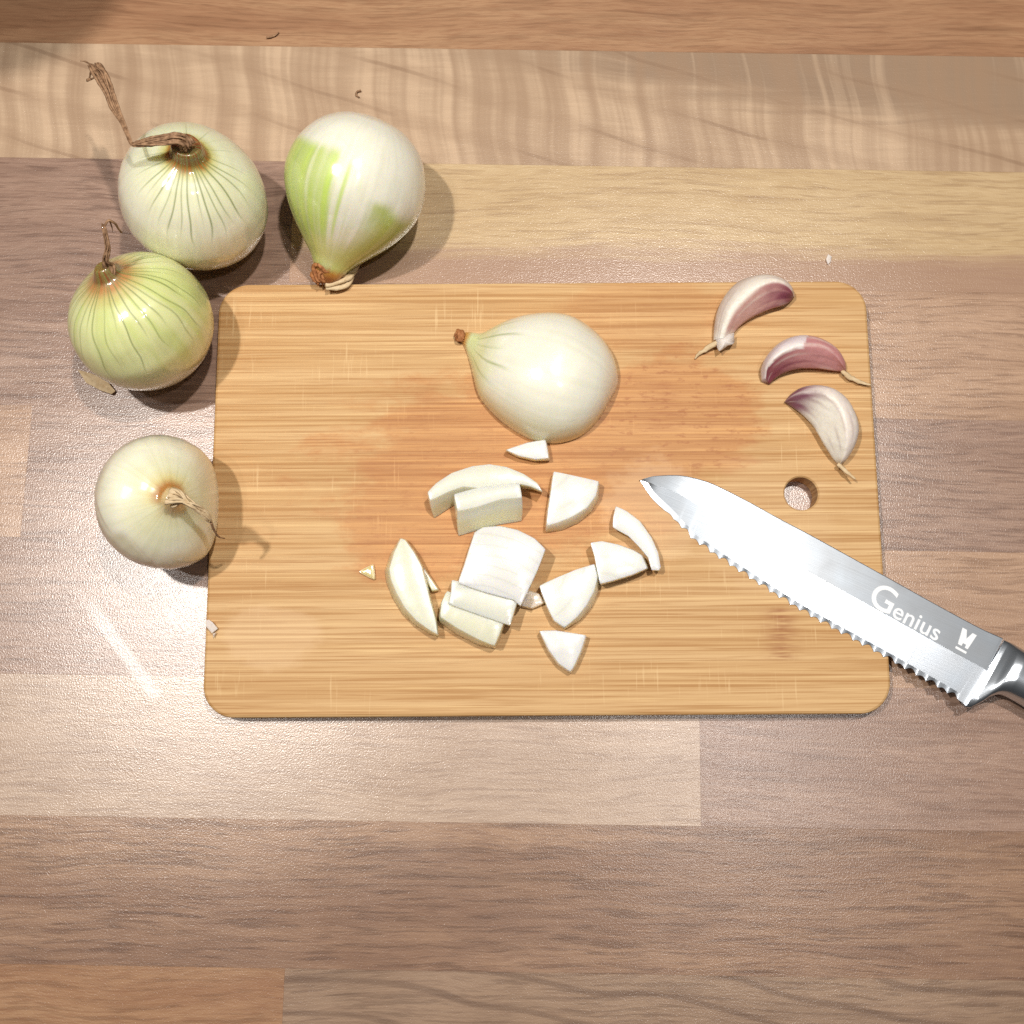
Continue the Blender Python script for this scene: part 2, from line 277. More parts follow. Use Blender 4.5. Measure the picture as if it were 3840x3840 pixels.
# ------------------------------------------------------------------ materials
class N:
    """small node-tree writer"""
    def __init__(self, name):
        self.m = bpy.data.materials.new(name); self.m.use_nodes = True
        self.t = self.m.node_tree; self.n = self.t.nodes; self.l = self.t.links
        self.p = self.n['Principled BSDF']
    def node(self, typ, **kw):
        x = self.n.new(typ)
        for k, v in kw.items():
            setattr(x, k, v)
        return x
    def put(self, sock, v):
        if hasattr(v, 'links') or hasattr(v, 'is_linked'):
            self.l.new(v, sock)
        else:
            sock.default_value = v
    def math(self, op, a, b=None, c=None, clamp=False):
        x = self.node('ShaderNodeMath', operation=op); x.use_clamp = clamp
        self.put(x.inputs[0], a)
        if b is not None: self.put(x.inputs[1], b)
        if c is not None: self.put(x.inputs[2], c)
        return x.outputs[0]
    def obj(self):
        return self.node('ShaderNodeTexCoord').outputs['Object']
    def mapv(self, vec, loc=(0,0,0), rot=(0,0,0), scale=(1,1,1)):
        x = self.node('ShaderNodeMapping')
        x.inputs['Location'].default_value = loc; x.inputs['Rotation'].default_value = rot; x.inputs['Scale'].default_value = scale
        self.l.new(vec, x.inputs['Vector']); return x.outputs[0]
    def noise(self, vec, scale=1.0, detail=2.0, rough=0.5, dist=0.0):
        x = self.node('ShaderNodeTexNoise')
        x.inputs['Scale'].default_value = scale; x.inputs['Detail'].default_value = detail
        x.inputs['Roughness'].default_value = rough; x.inputs['Distortion'].default_value = dist
        self.l.new(vec, x.inputs['Vector']); return x.outputs[0]
    def ramp(self, fac, stops):
        x = self.node('ShaderNodeValToRGB'); cr = x.color_ramp
        while len(cr.elements) < len(stops): cr.elements.new(0.5)
        for e, (p, c) in zip(cr.elements, stops):
            e.position = p; e.color = c if hasattr(c, '__len__') else (c, c, c, 1)
        self.l.new(fac, x.inputs[0]); return x.outputs[0]
    def step(self, x, a, b):
        r = self.node('ShaderNodeMapRange'); r.interpolation_type = 'SMOOTHSTEP'
        self.put(r.inputs['Value'], x); r.inputs['From Min'].default_value = a; r.inputs['From Max'].default_value = b
        return r.outputs[0]
    def mix(self, fac, a, b, mode='MIX'):
        x = self.node('ShaderNodeMix', data_type='RGBA', blend_type=mode)
        self.put(x.inputs[0], fac); self.put(x.inputs[6], a); self.put(x.inputs[7], b)
        return x.outputs[2]
    def xyz(self, vec):
        x = self.node('ShaderNodeSeparateXYZ'); self.l.new(vec, x.inputs[0]); return x.outputs
    def vec(self, x, y, z=0.0):
        c = self.node('ShaderNodeCombineXYZ')
        self.put(c.inputs[0], x); self.put(c.inputs[1], y); self.put(c.inputs[2], z); return c.outputs[0]
    def bump(self, h, strength, dist, normal=None):
        b = self.node('ShaderNodeBump'); b.inputs['Strength'].default_value = strength; b.inputs['Distance'].default_value = dist
        self.l.new(h, b.inputs['Height'])
        if normal is not None: self.l.new(normal, b.inputs['Normal'])
        return b.outputs[0]

def laminate(name, light, dark, line, seed, streak=0.6, pores=0.5, curl=0.0, diag=0.0, cath=0.0, lower=None, smear=None):
    """printed wood decor under a fine-textured satin laminate"""
    w = N(name)
    o = w.obj()
    s = w.xyz(w.mapv(o, loc=(seed*0.731, seed*0.417, seed*0.13)))
    x, y = s[0], s[1]
    warp = w.noise(w.vec(w.math('MULTIPLY', x, 9), w.math('MULTIPLY', y, 14), seed*1.3), 1, 2)
    wob = w.math('MULTIPLY', w.math('SUBTRACT', warp, 0.5), 0.016)
    y2 = w.math('ADD', y, wob)
    broad = w.noise(w.vec(w.math('MULTIPLY', x, 4.5), w.math('MULTIPLY', y2, 55), seed), 1, 4, 0.55)
    mid = w.noise(w.vec(w.math('MULTIPLY', x, 14), w.math('MULTIPLY', y2, 240), seed+5), 1, 3, 0.6)
    fine = w.noise(w.vec(w.math('MULTIPLY', x, 70), w.math('MULTIPLY', y2, 1100), seed+9), 1, 2, 0.6)
    c = w.mix(w.math('MULTIPLY', w.step(broad, 0.34, 0.68), streak), light, dark)
    c = w.mix(w.math('MULTIPLY', w.step(mid, 0.46, 0.76), 0.42*streak+0.08), c, line)
    c = w.mix(w.math('MULTIPLY', w.step(fine, 0.54, 0.74), 0.75*pores), c, line)
    fine2 = w.noise(w.vec(w.math('MULTIPLY', x, 38), w.math('MULTIPLY', y2, 620), seed+19), 1, 3, 0.65)
    c = w.mix(w.math('MULTIPLY', w.step(fine2, 0.50, 0.64), 1.0*pores), c, line)
    fine3 = w.noise(w.vec(w.math('MULTIPLY', x, 110), w.math('MULTIPLY', y2, 1500), seed+29), 1, 2, 0.6)
    c = w.mix(w.math('MULTIPLY', w.step(fine3, 0.46, 0.66), 0.60 if not curl else 0.12), c, dark)
    light2 = tuple(min(1, v*1.18) for v in light[:3]) + (1,)
    c = w.mix(w.math('MULTIPLY', w.step(w.noise(w.vec(w.math('MULTIPLY', x, 30), w.math('MULTIPLY', y2, 500), seed+2), 1, 2), 0.52, 0.78), 0.30), c, light2)
    if lower is not None:     # browner heartwood towards one side of the stave
        yy = w.xyz(o)[1]
        k = w.math('ADD', yy, w.math('MULTIPLY', w.math('SUBTRACT', mid, 0.5), 0.022))
        k = w.math('ADD', k, w.math('MULTIPLY', wob, 0.7))
        if len(lower) > 4: k = w.math('ADD', k, w.math('MULTIPLY', w.xyz(o)[0], lower[4]))
        c = w.mix(w.math('MULTIPLY', w.step(k, lower[1], lower[2]), lower[3]), c, lower[0])
    if curl:
        qd = w.math('ADD', w.math('ADD', y, w.math('MULTIPLY', x, 0.30)), w.math('MULTIPLY', wob, 0.9))
        jump = w.math('MULTIPLY', w.math('SINE', w.math('MULTIPLY', qd, 2*math.pi/0.042)), 0.0010)
        xb = w.math('ADD', w.math('ADD', x, w.math('MULTIPLY', y, 0.10)), jump)
        b1 = w.noise(w.vec(w.math('MULTIPLY', xb, 150), w.math('MULTIPLY', y2, 4), seed+3), 1, 2, 0.5)
        b2 = w.noise(w.vec(w.math('MULTIPLY', xb, 320), w.math('MULTIPLY', y2, 6), seed+4), 1, 2, 0.5)
        bb = w.math('ADD', w.math('MULTIPLY', b1, 0.72), w.math('MULTIPLY', b2, 0.28))
        c = w.mix(w.math('MULTIPLY', w.step(bb, 0.38, 0.64), 0.70*curl), c, dark)
        c = w.mix(w.math('MULTIPLY', w.step(bb, 0.46, 0.34), 0.35*curl), c, light2)
    if diag:
        q = w.math('ADD', y, w.math('MULTIPLY', x, 0.30))
        q = w.math('ADD', q, w.math('MULTIPLY', wob, 0.9))
        sw = w.math('SINE', w.math('MULTIPLY', q, 2*math.pi/0.021))
        fade = w.noise(w.vec(w.math('MULTIPLY', x, 22), w.math('MULTIPLY', q, 60), seed+8), 1, 2)
        c = w.mix(w.math('MULTIPLY', w.math('MULTIPLY', w.step(sw, 0.93, 1.0), w.step(fade, 0.40, 0.65)), 0.5*diag), c, line)
        c = w.mix(w.math('MULTIPLY', w.step(sw, 0.0, 0.95), 0.35*diag), c, dark)
    if cath:
        xx = w.math('MULTIPLY', w.math('SUBTRACT', x, 0.02+seed*0.731), 0.22)
        q = w.math('SUBTRACT', y2, w.math('MULTIPLY', w.math('POWER', w.math('ABSOLUTE', xx), 1.2), 1.0))
        q = w.math('ADD', q, w.math('MULTIPLY', wob, 0.8))
        sw = w.math('SINE', w.math('MULTIPLY', q, 2*math.pi/0.0125))
        c = w.mix(w.math('MULTIPLY', w.step(sw, 0.72, 1.0), 0.75*cath), c, line)
        c = w.mix(w.math('MULTIPLY', w.step(sw, -0.2, 0.9), 0.25*cath), c, dark)
    if smear is not None:      # wiped smear: its streak of glare painted in as a whitish tone
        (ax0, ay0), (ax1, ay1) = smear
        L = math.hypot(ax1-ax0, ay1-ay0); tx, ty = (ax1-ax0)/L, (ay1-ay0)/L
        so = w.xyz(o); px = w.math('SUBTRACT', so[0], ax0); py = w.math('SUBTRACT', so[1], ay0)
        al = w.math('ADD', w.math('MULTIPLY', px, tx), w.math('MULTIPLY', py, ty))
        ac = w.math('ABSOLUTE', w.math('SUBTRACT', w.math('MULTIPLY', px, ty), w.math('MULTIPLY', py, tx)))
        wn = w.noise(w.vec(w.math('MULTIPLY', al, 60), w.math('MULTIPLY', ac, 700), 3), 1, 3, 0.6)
        glare_smear = w.math('MULTIPLY', w.step(w.math('ADD', ac, w.math('MULTIPLY', wn, 0.003)), 0.0052, 0.0025), w.math('MULTIPLY', w.step(al, 0.0, 0.02), w.step(al, L, L-0.004)))
        c = w.mix(w.math('MULTIPLY', glare_smear, 0.42), c, lin4(226, 220, 214))
    w.l.new(c, w.p.inputs['Base Color'])
    w.p.inputs['Specular IOR Level'].default_value = 0.95
    g1 = w.noise(o, 1500, 2, 0.6)
    g2 = w.noise(w.vec(w.math('MULTIPLY', w.xyz(o)[0], 160), w.math('MULTIPLY', w.xyz(o)[1], 700), 0), 1, 2)
    h = w.math('ADD', w.math('MULTIPLY', g1, 1.0), w.math('MULTIPLY', g2, 0.30))
    w.l.new(w.bump(h, 0.9, 0.00010), w.p.inputs['Normal'])
    sm = w.noise(o, 22, 3, 0.6)
    r = w.math('ADD', 0.20, w.math('MULTIPLY', sm, 0.12))
    w.l.new(r, w.p.inputs['Roughness'])
    return w.m

def bamboo_mat(name, shift):
    w = N(name)
    o = w.obj()
    s = w.xyz(o); x, y = s[0], s[1]
    n1 = w.noise(w.vec(w.math('MULTIPLY', x, 9), w.math('MULTIPLY', y, 860), shift), 1, 3, 0.62)
    n2 = w.noise(w.vec(w.math('MULTIPLY', x, 3), w.math('MULTIPLY', y, 170), shift+3), 1, 3, 0.55)
    n3 = w.noise(w.vec(w.math('MULTIPLY', x, 30), w.math('MULTIPLY', y, 1700), shift+6), 1, 2, 0.6)
    c = w.mix(w.step(n2, 0.36, 0.66), lin4(208, 170, 120), lin4(194, 152, 100))
    c = w.mix(w.math('MULTIPLY', w.step(n1, 0.50, 0.62), 0.62), c, lin4(166, 116, 60))
    c = w.mix(w.math('MULTIPLY', w.step(n1, 0.47, 0.30), 0.45), c, lin4(236, 202, 146))
    c = w.mix(w.math('MULTIPLY', w.step(n3, 0.54, 0.70), 0.50), c, lin4(164, 112, 60))
    # knife scuffs: short pale cross-hatching
    a1 = w.noise(w.vec(w.math('MULTIPLY', x, 900), w.math('MULTIPLY', y, 45), 2), 1, 2)
    am = w.noise(o, 32, 2, 0.5)
    c = w.mix(w.math('MULTIPLY', w.math('MULTIPLY', w.step(a1, 0.60, 0.74), w.step(am, 0.50, 0.62)), 0.40), c, lin4(232, 200, 150))
    # wet and juice-stained patches soaked into the bamboo
    warp = w.noise(w.vec(w.math('MULTIPLY', x, 34), w.math('MULTIPLY', y, 70), 4), 1, 6, 0.68)
    wv = w.math('MULTIPLY', w.math('SUBTRACT', warp, 0.5), 1.5)
    def patch(cx, cy, rx, ry):
        dx = w.math('DIVIDE', w.math('SUBTRACT', x, cx), rx); dy = w.math('DIVIDE', w.math('SUBTRACT', y, cy), ry)
        d = w.math('SQRT', w.math('ADD', w.math('MULTIPLY', dx, dx), w.math('MULTIPLY', dy, dy)))
        return w.step(w.math('ADD', d, wv), 1.10, 0.72)
    p1 = patch(-0.010, 0.012, 0.082, 0.040)
    p2 = patch(0.054, 0.032, 0.040, 0.030)
    p3 = patch(-0.052, -0.018, 0.034, 0.022)
    p4 = patch(0.045, 0.078, 0.035, 0.020)
    pm = w.math('MAXIMUM', w.math('MAXIMUM', p1, p2), w.math('MAXIMUM', p3, w.math('MULTIPLY', p4, 0.5)))
    c = w.mix(w.math('MULTIPLY', pm, 0.64), c, lin4(236, 192, 132), 'MULTIPLY')
    # pale dried film beside the chopping
    q1 = patch(0.045, -0.008, 0.022, 0.022); q2 = patch(0.090, -0.015, 0.030, 0.030); q3 = patch(-0.112, -0.058, 0.022, 0.014)
    sp = w.noise(w.vec(w.math('MULTIPLY', x, 150), w.math('MULTIPLY', y, 420), 31), 1, 4, 0.7)
    c = w.mix(w.math('MULTIPLY', w.math('MULTIPLY', w.step(sp, 0.52, 0.66), w.math('MAXIMUM', p2, w.math('MULTIPLY', pm, 0.45))), 0.60), c, lin4(158, 92, 46))
    qm = w.math('MAXIMUM', q1, w.math('MAXIMUM', w.math('MULTIPLY', q2, 0.4), q3))
    c = w.mix(w.math('MULTIPLY', qm, 0.30), c, lin4(226, 192, 150))
    # reddish node scar
    dx = w.math('ABSOLUTE', w.math('SUBTRACT', x, 0.0945)); dy = w.math('ABSOLUTE', w.math('SUBTRACT', y, -0.0585))
    nb = w.noise(w.vec(w.math('MULTIPLY', x, 75), w.math('MULTIPLY', y, 800), 9), 1, 3)
    nm = w.math('MULTIPLY', w.step(w.math('ADD', dx, w.math('MULTIPLY', nb, 0.014)), 0.0185, 0.0060), w.step(dy, 0.0116, 0.0090))
    c = w.mix(w.math('MULTIPLY', nm, w.math('MULTIPLY', w.step(nb, 0.36, 0.66), 0.85)), c, lin4(146, 84, 48))
    dx = w.math('ABSOLUTE', w.math('SUBTRACT', x, 0.050)); dy = w.math('ABSOLUTE', w.math('SUBTRACT', y, 0.036))
    nm = w.math('MULTIPLY', w.step(w.math('ADD', dx, w.math('MULTIPLY', nb, 0.012)), 0.018, 0.008), w.step(dy, 0.0115, 0.0100))
    c = w.mix(w.math('MULTIPLY', nm, w.math('MULTIPLY', w.step(nb, 0.35, 0.75), 0.45)), c, lin4(160, 92, 46))
    w.l.new(c, w.p.inputs['Base Color'])
    rr = w.math('SUBTRACT', 0.60, w.math('MULTIPLY', pm, 0.10))
    w.l.new(rr, w.p.inputs['Roughness'])
    w.p.inputs['Specular IOR Level'].default_value = 0.35
    h = w.math('ADD', w.math('MULTIPLY', n1, 1.0), w.math('MULTIPLY', n3, 0.6))
    h = w.math('ADD', h, w.math('MULTIPLY', w.noise(o, 700, 2), 0.35))
    w.l.new(w.bump(h, 0.5, 0.00025), w.p.inputs['Normal'])
    return w.m

def skin_mat(name, rough=0.24, sss=0.35, bump=0.25, attr=True, base=(0.8, 0.8, 0.7, 1), scale=260, coat=0.0, vary=0.06, depth=0.004, rings=None):
    w = N(name)
    o = w.obj()
    if attr:
        a = w.node('ShaderNodeAttribute', attribute_name='Col'); c = a.outputs['Color']
    else:
        c = w.node('ShaderNodeRGB').outputs[0]; c.default_value = base
    n = w.noise(o, scale, 3, 0.6)
    c = w.mix(w.math('MULTIPLY', w.step(n, 0.35, 0.7), vary), c, (0.55, 0.50, 0.34, 1), 'MULTIPLY')
    w.l.new(c, w.p.inputs['Base Color'])
    w.p.inputs['Roughness'].default_value = rough
    w.p.inputs['Specular IOR Level'].default_value = 0.5
    w.p.inputs['Subsurface Weight'].default_value = sss
    w.p.inputs['Subsurface Radius'].default_value = (1.0, 0.85, 0.5)
    w.p.inputs['Subsurface Scale'].default_value = depth
    w.p.inputs['Coat Weight'].default_value = coat; w.p.inputs['Coat IOR'].default_value = 1.6
    w.p.inputs['Coat Roughness'].default_value = 0.12
    hb = w.math('ADD', w.noise(o, scale*0.6, 2), w.math('MULTIPLY', w.noise(o, scale*0.22, 2), 1.6))
    if rings:      # edges of the scales on a cut face: thin concentric lines round (cx, cy), in the mesh's own frame
        sx = w.xyz(o); dx = w.math('SUBTRACT', sx[0], rings[0]); dy = w.math('SUBTRACT', sx[1], rings[1])
        d = w.math('SQRT', w.math('ADD', w.math('MULTIPLY', dx, dx), w.math('MULTIPLY', dy, dy)))
        d = w.math('ADD', d, w.math('MULTIPLY', w.noise(o, 120, 2), 0.0012))
        sn = w.math('SINE', w.math('MULTIPLY', d, 2*math.pi/rings[2]))
        ln = w.step(sn, 0.80, 1.0)
        c2 = w.mix(w.math('MULTIPLY', ln, 0.16), c, (0.66, 0.66, 0.56, 1), 'MULTIPLY')
        c2 = w.mix(w.math('MULTIPLY', w.step(sn, -0.3, 0.8), 0.10), c2, (0.7, 0.72, 0.66, 1), 'MULTIPLY')
        w.l.new(c2, w.p.inputs['Base Color'])
        hb = w.math('SUBTRACT', hb, w.math('MULTIPLY', ln, 0.12))
    w.l.new(w.bump(hb, bump, 0.0006), w.p.inputs['Normal'])
    return w.m

def dry_mat(name, a, b, scale=500):
    w = N(name)
    o = w.obj()
    n = w.noise(o, scale, 4, 0.65)
    w.l.new(w.ramp(n, [(0.3, a), (0.7, b)]), w.p.inputs['Base Color'])
    w.p.inputs['Roughness'].default_value = 0.7
    w.p.inputs['Specular IOR Level'].default_value = 0.3
    w.l.new(w.bump(n, 0.6, 0.0006), w.p.inputs['Normal'])
    return w.m

def steel_mat(name, ang, rough, scratch=0.06, broad=0.35):
    w = N(name)
    o = w.obj()
    r = w.mapv(o, rot=(0, 0, ang))
    s = w.xyz(r)
    b = w.noise(w.vec(w.math('MULTIPLY', s[0], 25), w.math('MULTIPLY', s[1], 2600), 0), 1, 3, 0.6)
    smear = w.noise(o, 60, 3, 0.6)
    w.p.inputs['Metallic'].default_value = 1.0
    c = w.mix(w.step(smear, 0.35, 0.7), (0.64, 0.68, 0.73, 1), (0.54, 0.59, 0.65, 1))
    w.l.new(c, w.p.inputs['Base Color'])
    rr = w.math('ADD', rough, w.math('MULTIPLY', w.math('SUBTRACT', smear, 0.5), 0.18))
    rr = w.math('ADD', rr, w.math('MULTIPLY', w.math('SUBTRACT', b, 0.5), scratch))
    w.l.new(rr, w.p.inputs['Roughness'])
    bn = w.bump(b, 0.22, 0.00005)
    w.l.new(bn, w.p.inputs['Normal'])
    p2 = w.node('ShaderNodeBsdfPrincipled'); p2.inputs['Metallic'].default_value = 1.0
    w.l.new(c, p2.inputs['Base Color']); p2.inputs['Roughness'].default_value = 0.55; w.l.new(bn, p2.inputs['Normal'])
    mx = w.node('ShaderNodeMixShader'); mx.inputs[0].default_value = broad
    w.l.new(w.p.outputs[0], mx.inputs[1]); w.l.new(p2.outputs[0], mx.inputs[2])
    w.l.new(mx.outputs[0], w.n['Material Output'].inputs['Surface'])
    return w.m

# ------------------------------------------------------------------ worktop of staves
ROT = -0.0157
base_m = N('worktop_core'); base_m.p.inputs['Base Color'].default_value = lin4(96, 74, 58); base_m.p.inputs['Roughness'].default_value = 0.8
def box(x0, x1, y0, y1, z0, z1):
    v = [(x0,y0,z0),(x1,y0,z0),(x1,y1,z0),(x0,y1,z0),(x0,y0,z1),(x1,y0,z1),(x1,y1,z1),(x0,y1,z1)]
    return v, [(0,3,2,1),(4,5,6,7),(0,1,5,4),(1,2,6,5),(2,3,7,6),(3,0,4,7)]
v, f = box(-0.60, 0.60, -0.40, 0.44, -0.038, -0.0030)
worktop = add('worktop', v, f, base_m.m, smooth_shade=False)
worktop.rotation_euler = (0, 0, ROT)
tag(worktop, kind='structure')

C = lin4
pal = {
 'orange': (C(190,150,116), C(167,121,91), C(121,82,58)),
 'pale':   (C(208,180,152), C(174,143,117), C(130,96,73)),
 'yellow': (C(214,187,147), C(200,168,125), C(158,120,86)),
 'mauve':  (C(174,144,127), C(146,115,101), C(98,71,60)),
 'tan':    (C(197,163,137), C(176,141,117), C(124,90,70)),
 'beige':  (C(198,173,153), C(180,153,134), C(138,107,90)),
 'brown':  (C(174,140,115), C(142,109,91), C(92,66,54)),
 'russet': (C(178,139,107), C(156,112,84), C(112,76,54)),
 'grey':   (C(168,140,118), C(147,119,101), C(90,66,54)),
}
for p_ in pal:
    a_, b_, c_ = pal[p_]
    pal[p_] = (tuple(v*q for v, q in zip(a_, (.90, .89, .86, 1))), tuple(v*q for v, q in zip(b_, (.84, .83, .80, 1))), tuple(v*q for v, q in zip(c_, (.76, .74, .72, 1))))
# edges of the rows across the grain, metres
E_ = [0.3240, 0.2680, 0.2117, 0.1560, 0.0998, 0.0428, -0.0138, -0.0702, -0.1262, -0.1825, -0.2388, -0.2950]
rows = [
 (0, [(-0.60, 0.10, 'tan', {}), (0.10, 0.60, 'brown', {})]),
 (1, [(-0.60, 0.60, 'orange', dict(streak=0.7, pores=0.35))]),
 (2, [(-0.60, 0.60, 'pale', dict(streak=0.12, pores=0.06, curl=0.95, diag=0.8, lower=None))]),
 (3, [(-0.60, -0.0985, 'mauve', dict(streak=0.55)), (-0.0985, 0.60, 'yellow', dict(streak=0.5, pores=0.4))]),
 (4, [(-0.60, 0.02, 'mauve', dict(streak=0.75, pores=0.5)), (0.02, 0.60, 'tan', dict(streak=0.5))]),
 (5, [(-0.60, -0.2050, 'tan', {}), (-0.2050, 0.60, 'mauve', dict(streak=0.5))]),
 (6, [(-0.60, 0.04, 'mauve', dict(streak=0.45)), (0.04, 0.60, 'tan', dict(streak=0.6))]),
 (7, [(-0.60, 0.0775, 'beige', dict(streak=0.4, pores=0.35)), (0.0775, 0.60, 'mauve', dict(streak=0.55, pores=0.3))]),
 (8, [(-0.60, 0.60, 'brown', dict(streak=0.7, pores=0.5))]),
 (9, [(-0.60, -0.0860, 'russet', dict(streak=0.7, pores=0.4)), (-0.0860, 0.60, 'grey', dict(streak=0.5, pores=0.4, cath=0.55))]),
 (10, [(-0.60, 0.05, 'tan', {}), (0.05, 0.60, 'mauve', {})]),
]
k = 0
for r, staves in rows:
    y1, y0 = E_[r], E_[r+1]
    for (x0, x1, p, kw) in staves:
        k += 1
        kw = dict(kw)
        ym = 0.5*(y0+y1)
        if p == 'yellow':
            kw['lower'] = (C(162,128,108), y0-ym+0.022, y0-ym+0.010, 0.85)
        elif r == 2:
            kw['lower'] = (C(138,114,94), 0.012, 0.034, 0.75, 0.14)
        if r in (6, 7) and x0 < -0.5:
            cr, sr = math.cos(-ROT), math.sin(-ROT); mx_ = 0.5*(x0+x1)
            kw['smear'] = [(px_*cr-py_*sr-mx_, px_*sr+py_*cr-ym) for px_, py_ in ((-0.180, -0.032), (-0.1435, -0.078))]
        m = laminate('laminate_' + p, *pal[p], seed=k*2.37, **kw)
        g = 0.00001; b = 0.00003
        X0, X1, Y0, Y1 = x0+g, x1-g, y0+g, y1-g
        v = [(X0,Y0,-0.0029),(X1,Y0,-0.0029),(X1,Y1,-0.0029),(X0,Y1,-0.0029),
             (X0,Y0,-b),(X1,Y0,-b),(X1,Y1,-b),(X0,Y1,-b),
             (X0+b,Y0+b,0),(X1-b,Y0+b,0),(X1-b,Y1-b,0),(X0+b,Y1-b,0)]
        f = [(0,3,2,1),(8,9,10,11)]
        for a in (0, 4):
            for i in range(4):
                j = (i+1) % 4
                f.append((a+i, a+j, a+4+j, a+4+i))
        cx, cy = 0.5*(x0+x1), ym
        v = [(q[0]-cx, q[1]-cy, q[2]) for q in v]
        o = add('stave', v, f, m, smooth_shade=False)
        o.parent = worktop; o.location = (cx, cy, 0)

# ------------------------------------------------------------------ cutting board of bamboo strips
cor = S('board_corners')
bc = cor[:, :2].mean(axis=0)
BW = 0.2746; BH = 0.1812; BR = 0.0128; BROT = math.radians(0.35)
board = empty('cutting_board', (bc[0], bc[1], 0))
board.rotation_euler = (0, 0, BROT)
tag(board, 'bamboo cutting board with rounded corners and a hanging hole', 'cutting board')
hx, hy = S('hole')[0][:2] - bc
HC = np.array([hx*math.cos(-BROT)-hy*math.sin(-BROT), hx*math.sin(-BROT)+hy*math.cos(-BROT)]); HR = 0.0069
def half_w(y, e):
    a = BW/2 - e; R = BR - e; yb = BH/2 - BR
    d = np.maximum(np.abs(y) - yb, 0)
    return a - R + np.sqrt(np.maximum(R*R - d*d, 0))
yb_ = [-BH/2, -0.0692, -0.0478, -0.0262, -0.0048, 0.0166, 0.0380, 0.0594, 0.0760, BH/2]
# the hole lies wholly within one strip
for i in range(len(yb_)-1):
    if abs(yb_[i]-HC[1]) < HR+0.001:
        yb_[i] = HC[1] - HR - 0.002 if yb_[i] < HC[1] else HC[1] + HR + 0.002
for si in range(len(yb_)-1):
    y0, y1 = yb_[si], yb_[si+1]
    def loop(e, z, g):
        a0 = max(y0+g, -BH/2+e); a1 = min(y1-g, BH/2-e)
        n = 22 if si in (0, len(yb_)-2) else 3
        t = np.linspace(0, 1, n)
        if si == 0: t = t**2
        if si == len(yb_)-2: t = 1-(1-t)**2
        ys = a0 + (a1-a0)*t
        w = half_w(ys, e)
        return [(-ww, yy, z) for ww, yy in zip(w, ys)][::-1] + [(ww, yy, z) for ww, yy in zip(w, ys)]
    G = 0.000004
    bm = bmesh.new()
    rings = [loop(0.0006, 0.0, G), loop(0.0, 0.0006, G), loop(0.0, T-0.0012, G), loop(0.0004, T-0.0004, G), loop(0.0012, T, G+0.00001)]
    rv = [[bm.verts.new(p) for p in r] for r in rings]
    n = len(rv[0])
    for a, b in zip(rv[:-1], rv[1:]):
        for i in range(n):
            j = (i+1) % n
            bm.faces.new((a[i], a[j], b[j], b[i]))
    hole = y0 < HC[1] < y1
    hv = []
    if hole:
        for rr, z in ((HR+0.0004, 0.0), (HR, 0.0005), (HR, T-0.0006), (HR+0.0006, T)):
            hv.append([bm.verts.new((HC[0]+rr*math.cos(q), HC[1]+rr*math.sin(q), z)) for q in np.linspace(0, 2*math.pi, 48, endpoint=False)])
        for a, b in zip(hv[:-1], hv[1:]):
            for i in range(48):
                j = (i+1) % 48
                bm.faces.new((a[j], a[i], b[i], b[j]))
    for z, ring, hr in ((1, rv[-1], hv[-1] if hole else None), (0, rv[0], hv[0] if hole else None)):
        ed = [bm.edges.get((ring[i], ring[(i+1) % n])) for i in range(n)]
        if hr: ed += [bm.edges.get((hr[i], hr[(i+1) % 48])) for i in range(48)]
        bmesh.ops.triangle_fill(bm, use_beauty=True, use_dissolve=False, edges=ed)
    bmesh.ops.recalc_face_normals(bm, faces=bm.faces)
    me = bpy.data.meshes.new('bamboo_strip'); bm.to_mesh(me); bm.free()
    me.polygons.foreach_set('use_smooth', [True]*len(me.polygons)); me.set_sharp_from_angle(angle=math.radians(25))
    me.materials.append(bamboo_mat('bamboo', si*3.17))
    o = bpy.data.objects.new('bamboo_strip', me); o.parent = board; COL.objects.link(o)

# ------------------------------------------------------------------ whole onions
M_onion = skin_mat('onion_flesh', rough=0.45, sss=0.55, bump=0.20, coat=1.0, scale=170, depth=0.010)
M_flesh = skin_mat('cut_onion_flesh', rough=0.32, sss=0.75, bump=0.16, scale=300, coat=0.6, vary=0.03, depth=0.006)
M_dry = dry_mat('dry_stalk', lin4(104, 74, 52), lin4(184, 146, 112))
M_dry2 = dry_mat('dry_neck', lin4(122, 70, 36), lin4(190, 130, 82))
M_pale = dry_mat('pale_papery_skin', lin4(196, 168, 128), lin4(222, 200, 164))

CREAM = lin(239, 236, 214); GREEN = lin(218, 226, 166); DEEP = lin(182, 204, 96); VEIN = lin(128, 140, 80)
BOUNCE = lin(220, 208, 150); BROWN = lin(140, 84, 42); WHITE = lin(234, 234, 224); OCHRE = lin(206, 160, 96)

